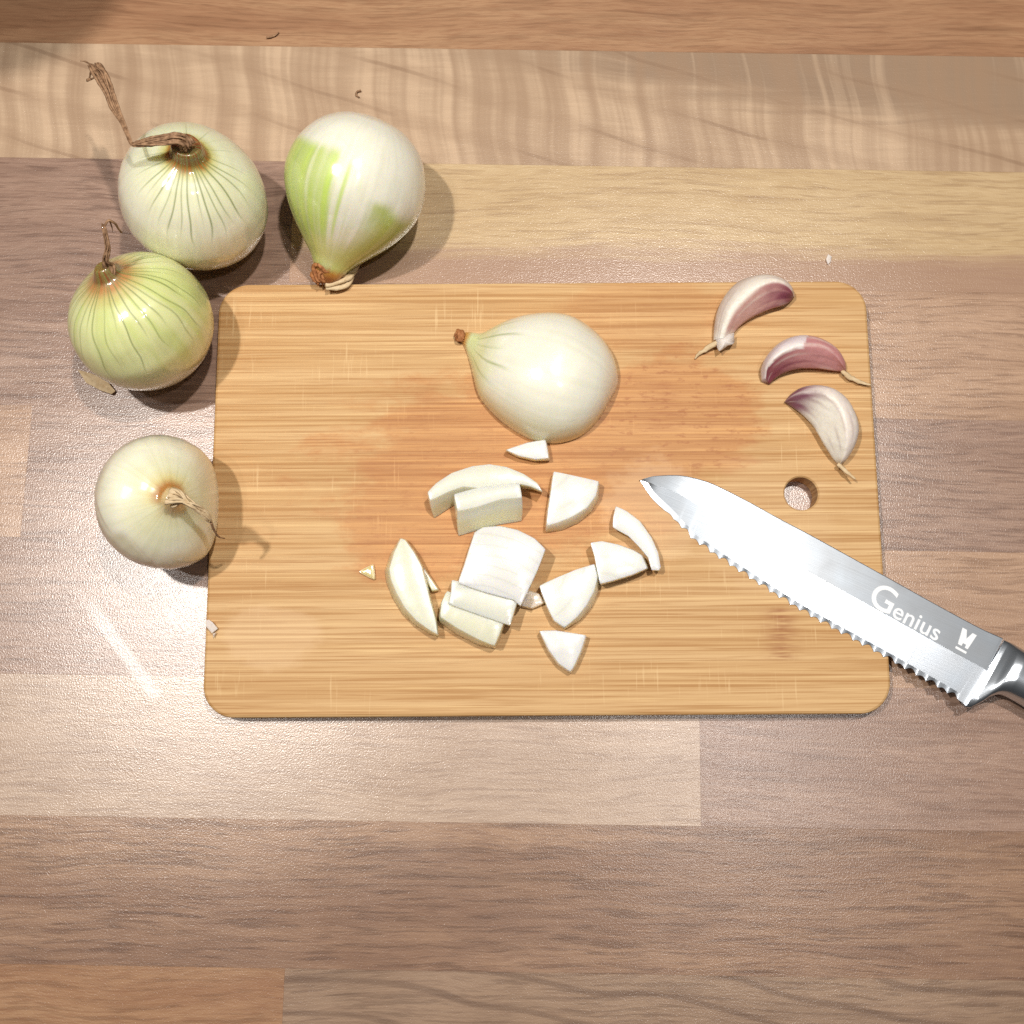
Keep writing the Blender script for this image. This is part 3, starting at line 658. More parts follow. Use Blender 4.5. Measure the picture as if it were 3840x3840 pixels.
def onion_body(center, R, axis, view, profile, colour, veins, lump=0.022, polar=1.0, nu=480, nv=180, seed=0, post=None, rib=0.0016):
    """surface of revolution about axis; phi=90 degrees faces the viewer"""
    z = np.array(axis, float); z /= np.linalg.norm(z)
    y = np.array(view, float); y -= z*y.dot(z); y /= np.linalg.norm(y)
    x = np.cross(y, z)
    prof = catmull(profile, nv)
    phi = np.linspace(0, 2*math.pi, nu, endpoint=False)
    PH, RR = np.meshgrid(phi, prof[:, 0]); _, AX = np.meshgrid(phi, prof[:, 1])
    rs = np.random.default_rng(seed)
    a = rs.random(6)*6.28
    q = 1 + lump*(np.sin(2*PH+a[0]) + 0.6*np.sin(3*PH+a[1]) + 0.5*np.sin(PH+a[2]+2*AX))
    q = q + rib*np.sin(26*PH + 1.5*np.sin(3*PH+a[3]))*smooth(-0.8, 0.3, AX)
    # veins: thin lines running from the neck
    vm = np.zeros_like(PH)
    for (p0, e0, wd, st) in veins:
        p = p0 + 0.03*np.sin(5*AX + p0*9) + 0.015*np.sin(13*AX+p0*4)
        d = np.abs((PH - p + math.pi) % (2*math.pi) - math.pi)*np.maximum(RR, 0.12)
        vm = np.maximum(vm, np.exp(-(d/wd)**2)*smooth(e0, e0+0.35, AX)*st)
    q = q - 0.0035*vm + 0.024*(nz(PH, AX, 1.3, seed*3.1)-0.5) + 0.006*(nz(PH, AX, 4.0, seed*1.7)-0.5)
    P = (RR*q)[..., None]*(np.cos(PH)[..., None]*x + np.sin(PH)[..., None]*y) + (AX*polar)[..., None]*z
    P = P*R + np.asarray(center)
    c = colour(PH, AX, RR, rs)
    c = c*(1-vm[..., None]*0.85) + VEIN*(vm[..., None]*0.85)
    sk = nz(PH, AX*0.10, 26.0, 2.0); sk2 = nz(PH, AX*0.5, 7.0, 5.0)
    c = c*(1 - 0.045*smooth(0.45, 0.8, sk)[..., None]*np.array([1.0, 0.9, 1.25]) - 0.03*smooth(0.5, 0.8, sk2)[..., None]*np.array([0.8, 1.0, 1.8]))
    V = P.reshape(-1, 3); c = c.reshape(-1, 3)
    if post is not None: V = post(V)
    F = grid_faces(nu, nv)
    F.append(tuple(range(nu-1, -1, -1))); F.append(tuple((nv-1)*nu+i for i in range(nu)))
    return V, F, c

def lay(c, col, m):
    return c*(1-m[..., None]) + np.asarray(col)*m[..., None]

def nz(PH, AX, s, o=0.0):
    return vnoise(np.stack([np.cos(PH)*s+o+20, np.sin(PH)*s+o+20, AX*s+o+20], -1))

GLOBE = [(0.02,-0.90),(0.14,-0.90),(0.40,-0.84),(0.66,-0.70),(0.88,-0.42),(0.99,-0.10),(1.0,0.12),(0.94,0.40),(0.78,0.65),(0.56,0.81),(0.36,0.90),(0.24,0.965),(0.205,1.04),(0.195,1.11),(0.165,1.14),(0.09,1.125),(0.02,1.115)]
GLOBE_B = GLOBE[:11] + [(0.22,0.965),(0.165,1.03),(0.13,1.09),(0.10,1.12),(0.05,1.12),(0.01,1.12)]
TEAR = [(0.02,-0.93),(0.16,-0.93),(0.45,-0.86),(0.74,-0.66),(0.93,-0.34),(1.0,0.0),(0.965,0.26),(0.85,0.52),(0.68,0.76),(0.49,0.97),(0.33,1.14),(0.235,1.29),(0.20,1.40),(0.17,1.47),(0.11,1.48),(0.02,1.47)]

def ground(V, k=1.0, zc=0.0):
    V = V.copy(); V[:, 2] = zc + (V[:, 2]-zc)*k; V[:, 2] -= V[:, 2].min() - 0.0001
    return V

# -- first: long dry stalk, lightly veined
g = S('onion_one'); ctr, R, vw = g[0], g[1][0], g[2]*1000
rs = np.random.default_rng(11)
veins1 = [(math.pi/2 + d, e, w, s) for d, e, w, s in
  [(-1.75,.62,.010,.6),(-1.35,.62,.010,.8),(-1.1,.55,.011,.9),(-0.92,.62,.010,.8),(-0.72,.48,.011,.95),(-0.55,.40,.009,.6),(-0.42,.30,.011,.9),(-0.25,.33,.009,.7),(-0.08,.18,.011,.95),
   (0.12,.52,.009,.7),(0.22,.25,.012,1.0),(0.38,.30,.010,.8),(0.55,.42,.010,.9),(0.75,.35,.012,1.0),(0.95,.45,.010,.8),(1.15,.55,.010,.9),(1.4,.6,.010,.7),(1.9,.65,.009,.5),(2.6,.62,.009,.6),(-2.4,.62,.009,.5),(3.1,.6,.009,.5)]]
def col1(PH, AX, RR, rs):
    n = nz(PH, AX, 3.0)
    c = np.broadcast_to(CREAM, PH.shape+(3,)).copy()
    c = lay(c, BOUNCE, smooth(0.05, -0.65, AX + 0.3*(n-0.5))*0.75)  # warm bounce off the wood, painted on the underside
    c = lay(c, GREEN, smooth(0.40, 0.95, AX + 0.25*(n-0.5))*0.45)
    c = lay(c, lin(206,196,90), smooth(0.86, 0.95, AX)*0.8)
    c = lay(c, lin(176,120,50), smooth(0.915, 0.965, AX + 0.04*(n-0.5)))
    c = lay(c, BROWN, smooth(0.955, 1.02, AX))
    c = lay(c, lin(186,140,100), smooth(0.14, 0.08, RR)*(AX > 0.9))
    return c
V, F, c = onion_body(ctr, R*0.985, (0.20, 0.17, 0.965), vw, GLOBE, col1, veins1, seed=1, polar=0.97)
on = empty('peeled_onion', (ctr[0], ctr[1], 0))
tag(on, 'white onion with the long bent dry stalk, at the upper left', 'onion', 'peeled onions on the worktop')
add('bulb', ground(V, 1.14, ctr[2]), F, M_onion, on, col=c)
w = np.array([3.2,3.0,2.4,2.2,2.0,1.3,0.7,0.7,0.9,1.5,1.5,2.2,2.7,2.4,0.8])/1000
V, F = strands(S('stalk_one'), w, n=18, rs_=0.24, seed=1, sub=7, flat=0.5)
st = add('stalk', V, F, M_dry, on)
for key, r0, r1 in (('stalk_one_fray', .0010, .0004), ('stalk_one_hair', .0005, .0002), ('stalk_one_bit', .0003, .0007)):
    P = S(key); V, F = tube(P, np.linspace(r0, r1, len(P)), n=6, flat=0.6, rough=0.4, sub=5, seed=3)
    add('fibre', V, F, M_dry, st)

# -- second: lying on its side, green stripes
g = S('onion_two'); ctr, R, vw = g[0], g[1][0], g[2]*1000
def col2(PH, AX, RR, rs):
    n = nz(PH, AX, 3.0); s = nz(PH*1.0, AX*0.12, 14.0)
    d = np.degrees(PH)
    c = np.broadcast_to(lin(240,238,222), PH.shape+(3,)).copy()
    left = smooth(100, 128, d + 46*(s-0.5))*smooth(246, 215, d)*smooth(-0.42, -0.25, AX + 0.05*(n-0.5))
    c = lay(c, GREEN, smooth(90, 120, d+14*(s-0.5))*smooth(250, 215, d)*smooth(-0.40, -0.2, AX)*0.7)
    c = lay(c, DEEP*(0.85+0.4*s[..., None]), left*(0.55+0.4*s))
    right = smooth(92, 58, d + 24*(s-0.5) + 8*np.sin(AX*3))*smooth(0.10, 0.30, AX + 0.15*(n-0.5) + 0.003*(d-40))
    right = np.maximum(right, smooth(300, 330, d)*smooth(0.2, 0.4, AX))
    c = lay(c, DEEP*np.array([1.0,0.92,0.9]), np.clip(right*(0.8+0.3*s), 0, 1))
    c = lay(c, lin(205,214,130), smooth(0.72, 1.05, AX)*0.75)
    c = lay(c, lin(190,132,56), smooth(1.20, 1.33, AX+0.05*(s-0.5)))
    c = lay(c, BROWN, smooth(1.30, 1.42, AX))
    return c
V, F, c = onion_body(ctr + np.array([0.0006, 0.0010, 0.0]), R*1.0, (-0.335, -0.845, -0.40), vw, TEAR, col2, [], seed=2, lump=0.010, rib=0.0012)
on = empty('peeled_onion', (ctr[0], ctr[1], 0))
tag(on, 'glossy white onion with green streaks lying on its side, neck against the board', 'onion', 'peeled onions on the worktop')
add('bulb', ground(V), F, M_onion, on, col=c)
V, F = strands(S('tip_two'), np.array([4.8,4.6,4.3,4.0,3.0])/1000, n=28, rs_=0.20, seed=5, sub=6, flat=0.7)
st = add('dry_tip', V, F, M_dry2, on)
V, F = strands(S('tip_two_paper'), np.array([3.0,3.2,3.2,2.6,1.6,1.2,0.8])/1000, n=12, rs_=0.30, seed=6, sub=6, flat=0.35)
add('papery_end', V, F, M_pale, st)
V, F = tube(S('tip_two_frill'), np.array([0.7,0.8,0.6,0.2])/1000, n=6, flat=0.5, rough=0.6, sub=5, seed=7)
add('papery_end', V, F, M_pale, st)

# -- third: green, many long veins
g = S('onion_three'); ctr, R, vw = g[0], g[1][0], g[2]*1000
rs = np.random.default_rng(5)
veins3 = []
for d in np.linspace(-3.0, 3.0, 34):
    veins3.append((math.pi/2 + d + rs.normal(0, 0.04), rs.choice([-.15,.05,.2,.35,.55]), rs.uniform(.008,.0125), rs.uniform(.55,1.0)))
def col3(PH, AX, RR, rs):
    n = nz(PH, AX, 3.0); s = nz(PH, AX*0.12, 9.0)
    c = np.broadcast_to(lin(234,229,190), PH.shape+(3,)).copy()
    c = lay(c, lin(214,196,150), smooth(-0.35, -0.8, AX)*0.7)  # lower part tinted for light bounced up from the worktop
    gm = smooth(-0.45, 0.15, AX + 0.3*(n-0.5) + 0.12*np.cos(PH-2.4))
    c = lay(c, lin(224,228,168), gm*0.95)
    c = lay(c, lin(206,218,132), gm*smooth(0.45, 0.8, s)*0.6)
    c = lay(c, lin(205,176,110), smooth(0.80, 0.90, AX)*0.6)
    c = lay(c, lin(196,134,80), smooth(0.88, 0.95, AX + 0.03*(n-0.5))*0.9)
    c = lay(c, BROWN, smooth(0.94, 1.0, AX))
    return c
ax3 = 0.60*np.array([0.3151, -0.3169, 0.8946]) + 0.82*np.array([-0.48, 0.70, 0.42])
V, F, c = onion_body(ctr, R*0.985, ax3, vw, GLOBE_B, col3, veins3, seed=3, polar=0.98)
on = empty('peeled_onion', (ctr[0], ctr[1], 0))
tag(on, 'greenish onion with long dark veins touching the upper left of the board', 'onion', 'peeled onions on the worktop')
add('bulb', ground(V, 1.14, ctr[2]), F, M_onion, on, col=c)
V, F = strands(S('stalk_three'), np.array([3.8,2.6,1.5,1.2,1.0,0.9,0.6])/1000, n=13, rs_=0.26, seed=8, sub=7)
st = add('stalk', V, F, M_dry, on)
for key, r0, r1 in (('stalk_three_fork', .0006, .0003), ('stalk_three_fork2', .0004, .0002), ('hair_three', .0004, .0005)):
    P = S(key); V, F = tube(P, np.linspace(r0, r1, len(P)), n=6, flat=0.6, rough=0.4, sub=5, seed=4)
    add('fibre', V, F, M_dry, st)

# -- fourth: seen neck-on, beside the board
g = S('onion_four'); ctr, R, vw = g[0], g[1][0], g[2]*1000
SIDE4 = math.radians(20)
def col4(PH, AX, RR, rs):
    n = nz(PH, AX, 3.0); d = np.degrees(PH)
    c = np.broadcast_to(lin(239,236,214), PH.shape+(3,)).copy()
    c = lay(c, lin(222,210,160), smooth(0.0, -0.6, AX)*0.5)  # painted bounce: the lower half warmed as if lit by the wood
    c = lay(c, lin(214,216,160), smooth(0.62, 0.9, AX + 0.2*(n-0.5))*0.4)
    side = 0.25 + 0.75*smooth(-0.2, 0.8, np.cos(PH - SIDE4))
    c = lay(c, lin(220,200,120), smooth(0.84, 0.95, AX + 0.06*(n-0.5))*0.7*side)
    c = lay(c, lin(182,120,56), smooth(0.91, 0.985, AX + 0.05*(n-0.5))*0.95*side)
    c = lay(c, lin(214,186,140), smooth(1.0, 1.06, AX))
    return c
edge_x = bc[0] - BW/2
def keep_off(V):
    V = V.copy()
    # the torn outer scale: below a wavy line on the near left the bulb is one scale thinner
    q = (V - ctr)/R
    V[:, 0] = ctr[0] + (V[:, 0]-ctr[0])*0.90 + 0.0010
    line = 0.62*q[:, 0] + 0.70*q[:, 1] + 0.62 + 0.07*np.sin(9*q[:, 0]) + 0.10*(vnoise(q*3+9)-0.5)
    k = smooth(0.05, -0.05, line)
    V = ctr + (V-ctr)*(1 - 0.014*k[:, None])
    lim = edge_x - 0.0006 + 0.0125*smooth(0.010, 0.026, V[:, 2])
    over = V[:, 0] - (lim - 0.012)
    V[:, 0] = np.where(over > 0, lim - 0.012 + 0.012*(1-np.exp(-np.maximum(over, 0)/0.012)), V[:, 0])
    return ground(V, 1.18, ctr[2])
V, F, c = onion_body(ctr, R*1.02, (0.53, -0.13, 0.85), vw, [(r, a) for r, a in GLOBE_B], col4,
   [(math.radians(t), 0.72, 0.008, 0.25) for t in range(0, 360, 17)], seed=9, lump=0.022, polar=0.94, post=keep_off)
on = empty('peeled_onion', (ctr[0], ctr[1], 0))
tag(on, 'pale onion seen neck-on beside the left edge of the board', 'onion', 'peeled onions on the worktop')
q = (V - ctr)/R
ln4 = 0.62*q[:, 0] + 0.70*q[:, 1] + 0.62 + 0.07*np.sin(9*q[:, 0]) + 0.10*(vnoise(q*3+9)-0.5)
k4 = smooth(0.03, -0.03, ln4)
c = c*(1-0.55*k4[:, None]) + lin(206, 200, 168)*(0.55*k4[:, None])
e4 = np.exp(-((ln4-0.03)/0.025)**2)
c = c*(1-0.4*e4[:, None]) + lin(240, 238, 222)*(0.4*e4[:, None])
add('bulb', V, F, M_onion, on, col=c)
V, F = strands(S('stalk_four'), np.array([3.4,2.7,1.5,1.2,1.3,1.4,0.7])/1000, n=14, rs_=0.26, seed=12, sub=7)
st = add('stalk', V, F, M_pale, on)
P = S('stalk_four_hair'); V, F = tube(P, np.linspace(.0006, .00025, len(P)), n=6, sub=6, rough=0.4, seed=2)
add('fibre', V, F, M_dry, st)

# ------------------------------------------------------------------ halved onion on the board
poly = S('half_onion')[:, :2]; poly = catmull(np.vstack([poly, poly[:1]]), 240)[:-1]; A, B = S('half_axis')[:, :2]
ux = (B-A)/np.linalg.norm(B-A); uy = np.array([-ux[1], ux[0]])
lp = np.stack([(poly-A)@ux, (poly-A)@uy], 1)
x0, x1 = lp[:, 0].min()+1e-5, lp[:, 0].max()-1e-5
nu, nv = 150, 90
# denser stations near both ends
us = x0 + (x1-x0)*(0.5-0.5*np.cos(np.linspace(0.02, math.pi-0.02, nu)))
lo, hi = [], []
for u in us:
    ys = []
    for i in range(len(lp)):
        a, b = lp[i], lp[(i+1) % len(lp)]
        if (a[0]-u)*(b[0]-u) <= 0 and abs(a[0]-b[0]) > 1e-9:
            ys.append(a[1] + (b[1]-a[1])*(u-a[0])/(b[0]-a[0]))
    lo.append(min(ys)); hi.append(max(ys))
ker = np.array([1,2,3,2,1])/9
lo = np.convolve(np.pad(lo, 2, 'edge'), ker, 'valid'); hi = np.convolve(np.pad(hi, 2, 'edge'), ker, 'valid')
hi = hi*0.975
th = np.linspace(0, math.pi, nv)
VV = []; cc = []
for i, u in enumerate(us):
    m = 0.5*(lo[i]+hi[i]); hw = 0.5*(hi[i]-lo[i])
    t = (u-x0)/(x1-x0)
    hgt = hw*0.88
    for j, q in enumerate(th):
        yy = m + hw*math.cos(q); zz = hgt*math.sin(q)**0.92
        VV.append((A[0]+ux[0]*u+uy[0]*yy, A[1]+ux[1]*u+uy[1]*yy, T+0.0002+zz))
VV = np.array(VV); VV[:, 2] = T+0.0002 + (VV[:, 2]-T-0.0002)*(1 + 0.07*(vnoise(VV*95+3)-0.5))
t = ((us-x0)/(x1-x0))[:, None]*np.ones((1, nv)); q = np.ones((nu, 1))*th[None, :]
n = vnoise(VV.reshape(nu, nv, 3)*220 + 7)
c = np.broadcast_to(lin(239,237,222), (nu, nv, 3)).copy()
c = lay(c, lin(206,214,140), smooth(0.34, 0.10, t + 0.12*(n-0.5))*0.75)
c = lay(c, lin(226,212,164), smooth(2.2, 2.95, q)*0.7); c = lay(c, lin(226,216,176), smooth(0.9, 0.25, q)*0.6)  # yellow bounce from the board painted along both lower flanks
vm = np.zeros((nu, nv))
for qq, e, wd, sg in ((0.75,.40,.03,.6),(1.15,.44,.028,.9),(1.5,.34,.028,.5),(1.85,.42,.028,.85),(2.25,.32,.03,.9),(0.4,.3,.03,.5)):
    vm = np.maximum(vm, np.exp(-((q-qq-0.25*(t-0.2))/wd)**2)*smooth(e, e-0.16, t)*smooth(0.09, 0.16, t)*sg)
c = lay(c, lin(140,156,84), vm*0.75)
sk = vnoise(np.stack([q*16+3, t*1.5+2, q*0+4], -1)); c = c*(1 - 0.045*smooth(0.45, 0.8, sk)[..., None]*np.array([1.0, 0.9, 1.3]))
c = lay(c, lin(196,140,70), smooth(0.085, 0.04, t + 0.02*(n-0.5)))
c = lay(c, BROWN, smooth(0.035, 0.01, t))
F = []
for i in range(nu-1):
    for j in range(nv-1):
        F.append((i*nv+j, (i+1)*nv+j, (i+1)*nv+j+1, i*nv+j+1))
F.append(tuple(range(nv))); F.append(tuple((nu-1)*nv+j for j in range(nv-1, -1, -1)))
F.append(tuple([i*nv for i in range(nu)][::-1] + [i*nv+nv-1 for i in range(nu)]))
half = empty('halved_onion', (float(poly[:, 0].mean()), float(poly[:, 1].mean()), T))
tag(half, 'halved onion lying cut side down on the cutting board', 'onion')
add('bulb', VV, F, M_onion, half, col=c.reshape(-1, 3))
P = np.array([[*(A+ux*(-0.0022)+uy*0.0004), T+0.0022], [*(A+ux*0.0005), T+0.0024], [*(A+ux*0.003-uy*0.0004), T+0.0025]])
V, F = strands(P, [0.0013, 0.0021, 0.0019], n=9, rs_=0.42, seed=14, sub=6)
add('dry_neck', V, F, M_dry2, half)

# ------------------------------------------------------------------ chopped onion pieces
def chaikin(p, r):
    q = []
    for i in range(len(p)):
        a, b = p[i], p[(i+1) % len(p)]
        q += [a*(1-r)+b*r, a*r+b*(1-r)]
    return np.array(q)

def chunk_mesh(name, key, mat, parent=None, origin=None, col=None, arc=None, period=0.0036, bow=0.0, rim=0.00022, dome=0.0, ringy=0.0, cuts=3):
    top, base = S(key+'_top'), S(key+'_base')
    if arc is not None:      # rings follow the curved outer edge
        q = top[list(arc), :2]
        Am = np.c_[2*q, np.ones(len(q))]; sol = np.linalg.lstsq(Am, (q**2).sum(1), rcond=None)[0]
        off = base_of(parent) if parent is not None else np.array(origin)
        rad = math.sqrt(max(sol[2] + sol[0]**2 + sol[1]**2, 1e-9))
        if bow: mid = q[len(q)//2]; cen = q.mean(0); dd = np.array(sol[:2]) - mid; sol[:2] = mid + dd/np.linalg.norm(dd)*bow
        mat = skin_mat('layered_onion_flesh', rough=0.32, sss=0.75, bump=0.16, scale=300, coat=0.6, vary=0.03, depth=0.006, rings=(sol[0]-off[0], sol[1]-off[1], period))
    for r in (0.055, 0.25):
        top = chaikin(top, r); base = chaikin(base, r)
    n = len(top)
    # counter-clockwise seen from above
    ar = np.sum(top[:, 0]*np.roll(top[:, 1], -1) - np.roll(top[:, 0], -1)*top[:, 1])
    if ar < 0: top, base = top[::-1], base[::-1]
    nrm = np.roll(top, -1, 0) - np.roll(top, 1, 0)
    inn = np.stack([-nrm[:, 1], nrm[:, 0], np.zeros(n)], 1); inn /= np.linalg.norm(inn, axis=1)[:, None] + 1e-9
    h = top[0, 2]-base[:, 2].mean()
    rings = [base + inn*0.0002, base + [0, 0, 0.0004]]
    for k in range(1, cuts+1):
        u = k/(cuts+1)
        rings.append(base*(1-u) + top*u - inn*0.0003*math.sin(math.pi*u))
    rings.append(top - [0, 0, rim]); rings.append(top + inn*rim*0.35 - [0, 0, rim*0.3]); rings.append(top + inn*rim)
    bm = bmesh.new()
    rv = [[bm.verts.new(p) for p in r] for r in rings]
    for a, b in zip(rv[:-1], rv[1:]):
        for i in range(n):
            j = (i+1) % n
            bm.faces.new((a[i], a[j], b[j], b[i]))
    bm.faces.new(rv[-1]); bm.faces.new(rv[0][::-1])
    ng = [f for f in bm.faces if len(f.verts) > 4]
    res = bmesh.ops.triangulate(bm, faces=ng)
    verts = np.array([v.co[:] for v in bm.verts]); bm.verts.index_update()
    faces = [[v.index for v in f.verts] for f in bm.faces]
    bm.free()
    if col is None: col = (lin(234,234,227), lin(230,226,200))
    u = np.clip((verts[:, 2]-base[:, 2].mean())/max(h, 1e-6), 0, 1)
    nn = vnoise(verts*260+3)
    cc = lay(np.broadcast_to(col[1], (len(verts), 3)).copy(), col[0], smooth(0.35, 0.95, u + 0.25*(nn-0.5)))
    return add(name, verts, faces, mat, parent, col=cc, origin=origin, sharp=38)

G = 'pieces of chopped onion on the board'
def chunk(key, name, label, cat='onion piece', **kw):
    b = S(key+'_base'); org = (float(b[:, 0].mean()), float(b[:, 1].mean()), T)
    o = chunk_mesh(name, key, M_flesh, origin=org, **kw)
    return tag(o, label, cat, G)

chunk('sliver', 'onion_piece', 'small pointed onion sliver against the halved onion')
chunk('quarter', 'onion_piece', 'quarter-round onion piece right of the arched piece, below the halved onion', arc=(2,3,4,5,6,7), period=0.0090, bow=0.034)
chunk('strip', 'onion_piece', 'curved onion strip nearest the knife')
chunk('wedge_a', 'onion_piece', 'white onion wedge tucked inside the curved strip', arc=(0,1,2,3,4), period=0.007, bow=0.035)
chunk('wedge_b', 'onion_piece', 'fan-shaped onion wedge right of the big stacked chunk', arc=(3,4,5,6,7,8), period=0.0065, bow=0.040)
chunk('scrap', 'onion_piece', 'small translucent onion scrap between the stacked chunk and the fan-shaped wedge', col=(lin(226,206,186), lin(218,190,160)))
chunk('triangle', 'onion_piece', 'triangular onion piece lowest on the board', col=(lin(228,228,224), lin(220,216,196)))
chunk('chip', 'onion_piece', 'tiny yellowish onion chip left of the crescent', col=(lin(222,196,130), lin(212,180,110)), rim=0.0003)

def stack(keys, names, label, cols, arcs=None):
    b = np.vstack([S(k+'_base') for k in keys])
    e = empty('onion_chunk', (float(b[:, 0].mean()), float(b[:, 1].mean()), T))
    tag(e, label, 'onion piece', G)
    for i, (k, n, c) in enumerate(zip(keys, names, cols)):
        chunk_mesh(n, k, M_flesh, parent=e, col=c, **((arcs or {}).get(i, {})))
    return e
stack(['arch_layer', 'block_layer'], ['outer_scale', 'inner_scale'], 'arched onion chunk of two scales left of the quarter-round piece',
      [(lin(226,226,210), lin(222,218,186)), (lin(227,227,214), lin(224,220,188))])
stack(['upper_layer', 'middle_layer', 'lower_layer'], ['onion_scale']*3, 'big stacked onion chunk with three slipped scales in the middle',
      [(lin(230,229,225), lin(226,222,206)), (lin(222,222,208), lin(222,218,194)), (lin(222,221,198), lin(218,208,172))],
      {0: dict(arc=(0,1,2,3,4,5), period=0.0042, bow=0.055)})
stack(['crescent', 'inner_sliver'], ['outer_scale', 'inner_scale'], 'pointed crescent of onion left of the big stacked chunk',
      [(lin(224,224,204), lin(216,213,172)), (lin(222,217,190), lin(214,205,164))])

# ------------------------------------------------------------------ garlic cloves
M_garlic = skin_mat('garlic_skin', rough=0.42, sss=0.20, bump=0.45, scale=600, vary=0.12)
def clove(letter, label, colour, tail_r, flip=False):
    O, Rg, I = (catmull(S(f'clove_{letter}_{k}'), 70) for k in ('outer', 'ridge', 'inner'))
    m = 70; ring = []; part = []
    for i in range(m):
        o, r, n = O[i], Rg[i], I[i]
        pts = []; pr = []
        h = r[2]-T
        fl = lambda p, z: np.array([p[0], p[1], z])
        c1 = fl(o*0.82+r*0.18, r[2]*0.96 + o[2]*0.04)
        for u in np.linspace(0, 1, 12, endpoint=False):
            pts.append((1-u)**2*o + 2*u*(1-u)*c1 + u*u*r); pr.append(-1+u)
        c2 = (r+n)/2 + np.array([0, 0, 0.10*h])
        for u in np.linspace(0, 1, 12, endpoint=False):
            pts.append((1-u)**2*r + 2*u*(1-u)*c2 + u*u*n); pr.append(u)
        bi = fl(n*0.80+o*0.20, T+0.0002 + 0.06*h); bo = fl(o*0.86+n*0.14, T+0.0002)
        mid = fl((n+o)/2, T+0.0001)
        for a, b_, kk in ((n, bi, 4), (bi, mid, 4), (mid, bo, 4), (bo, o, 4)):
            for u in np.linspace(0, 1, kk, endpoint=False):
                pts.append(a*(1-u)+b_*u); pr.append(1.5)
        ring.append(pts); part.append(pr)
    V = np.array(ring); nr = V.shape[1]
    # soften the section
    for _ in range(1):
        V = 0.5*V + 0.25*(np.roll(V, 1, 1)+np.roll(V, -1, 1))
    V[:, :, 2] += 0.00025*(vnoise(V*380+1)-0.5)
    t = (np.arange(m)/(m-1))[:, None]*np.ones((1, nr)); part = np.array(part)
    V = V.reshape(-1, 3)
    V[:, 2] = np.maximum(V[:, 2], T+0.0001)
    c = colour(t, part, V.reshape(m, nr, 3))
    fs = vnoise(np.stack([part*26+5, t*3.0, t*0+2], -1))
    c = lay(c, OFF, smooth(0.62, 0.85, fs)*0.35*(part < 1.2)); c = lay(c, lin(120,80,84), smooth(0.34, 0.15, fs)*0.28*(part < 1.2))
    c = c.reshape(-1, 3)
    F = grid_faces(nr, m); F.append(tuple(range(nr-1, -1, -1))); F.append(tuple((m-1)*nr+k for k in range(nr)))
    e = empty('garlic_clove', (float(V[:, 0].mean()), float(V[:, 1].mean()), T))
    tag(e, label, 'garlic', 'unpeeled garlic cloves on the board')
    add('clove_body', V, F, M_garlic, e, col=c, sharp=60)
    P = S(f'clove_{letter}_tail')
    V, F = tube(P, np.interp(np.linspace(0, 1, len(P)), np.linspace(0, 1, len(tail_r)), tail_r), n=8, flat=0.6, rough=0.35, sub=6, seed=3)
    add('tail', V, F, M_pale, e)
    return e
PALE = lin(226,214,206); PINK = lin(196,142,132); PURP = lin(132,46,80); DARKP = lin(86,26,54); OFF = lin(232,226,214)
def ca(t, p, V):
    n = vnoise(V*np.array([300,300,300])); s = vnoise(np.stack([p*9+3, t*2.2, t*0+1], -1))
    c = lay(np.broadcast_to(lin(206,190,180), t.shape+(3,)).copy(), OFF, smooth(-0.65, -0.12, p)*0.8)
    face = smooth(-0.03, 0.05, p)
    c = lay(c, lin(210,160,152), face*0.9)
    c = lay(c, PURP, face*smooth(0.30, 0.75, t + 0.30*(s-0.5) + 0.1*(n-0.5))*0.85)
    c = lay(c, DARKP, face*smooth(0.6, 0.95, t + 0.5*(s-0.5))*0.55)
    c = lay(c, lin(214,180,170), (1-face)*smooth(0.5, 0.9, t)*0.5)
    c = lay(c, OFF, smooth(0.10, 0.0, t)*0.8)
    return c
def cb(t, p, V):
    n = vnoise(V*280); s = vnoise(np.stack([p*9+3, t*2.2, t*0+5], -1))
    edge = 0.05 + 0.16*(vnoise(np.stack([t*16, t*0+2, t*0], -1))-0.5) - 0.95*smooth(0.50, 0.56, t)
    face = smooth(edge-0.02, edge+0.03, p)
    c = lay(np.broadcast_to(lin(214,200,204), t.shape+(3,)).copy(), lin(232,222,222), smooth(-0.5, 0.0, p))
    c = lay(c, lin(198,140,140), face)
    c = lay(c, lin(124,46,72), face*smooth(0.55, 0.15, t + 0.4*(s-0.5))*0.85)
    c = lay(c, lin(176,108,104), face*smooth(0.7, 1.0, t + 0.3*(s-0.5))*0.7)
    return c
def cc_(t, p, V):
    n = vnoise(V*280); s = vnoise(np.stack([p*9+3, t*2.2, t*0+9], -1))
    c = lay(np.broadcast_to(lin(228,216,208), t.shape+(3,)).copy(), lin(232,226,214), smooth(-0.1, 0.2, p))
    c = lay(c, lin(206,176,164), smooth(-0.6, -1.0, p)*0.5)
    c = lay(c, lin(112,44,76), smooth(0.44, 0.20, t + 0.22*(s-0.5) + 0.10*np.abs(p))*0.92)
    c = lay(c, lin(150,120,112), np.exp(-((p-0.06)/0.03)**2)*smooth(0.3,0.4,t)*smooth(0.8,0.6,t)*0.6)
    return c
e = clove('a', 'garlic clove with dark purple face and torn neck, uppermost of the three', ca, [.0009,.0012,.0010,.0007,.0003])
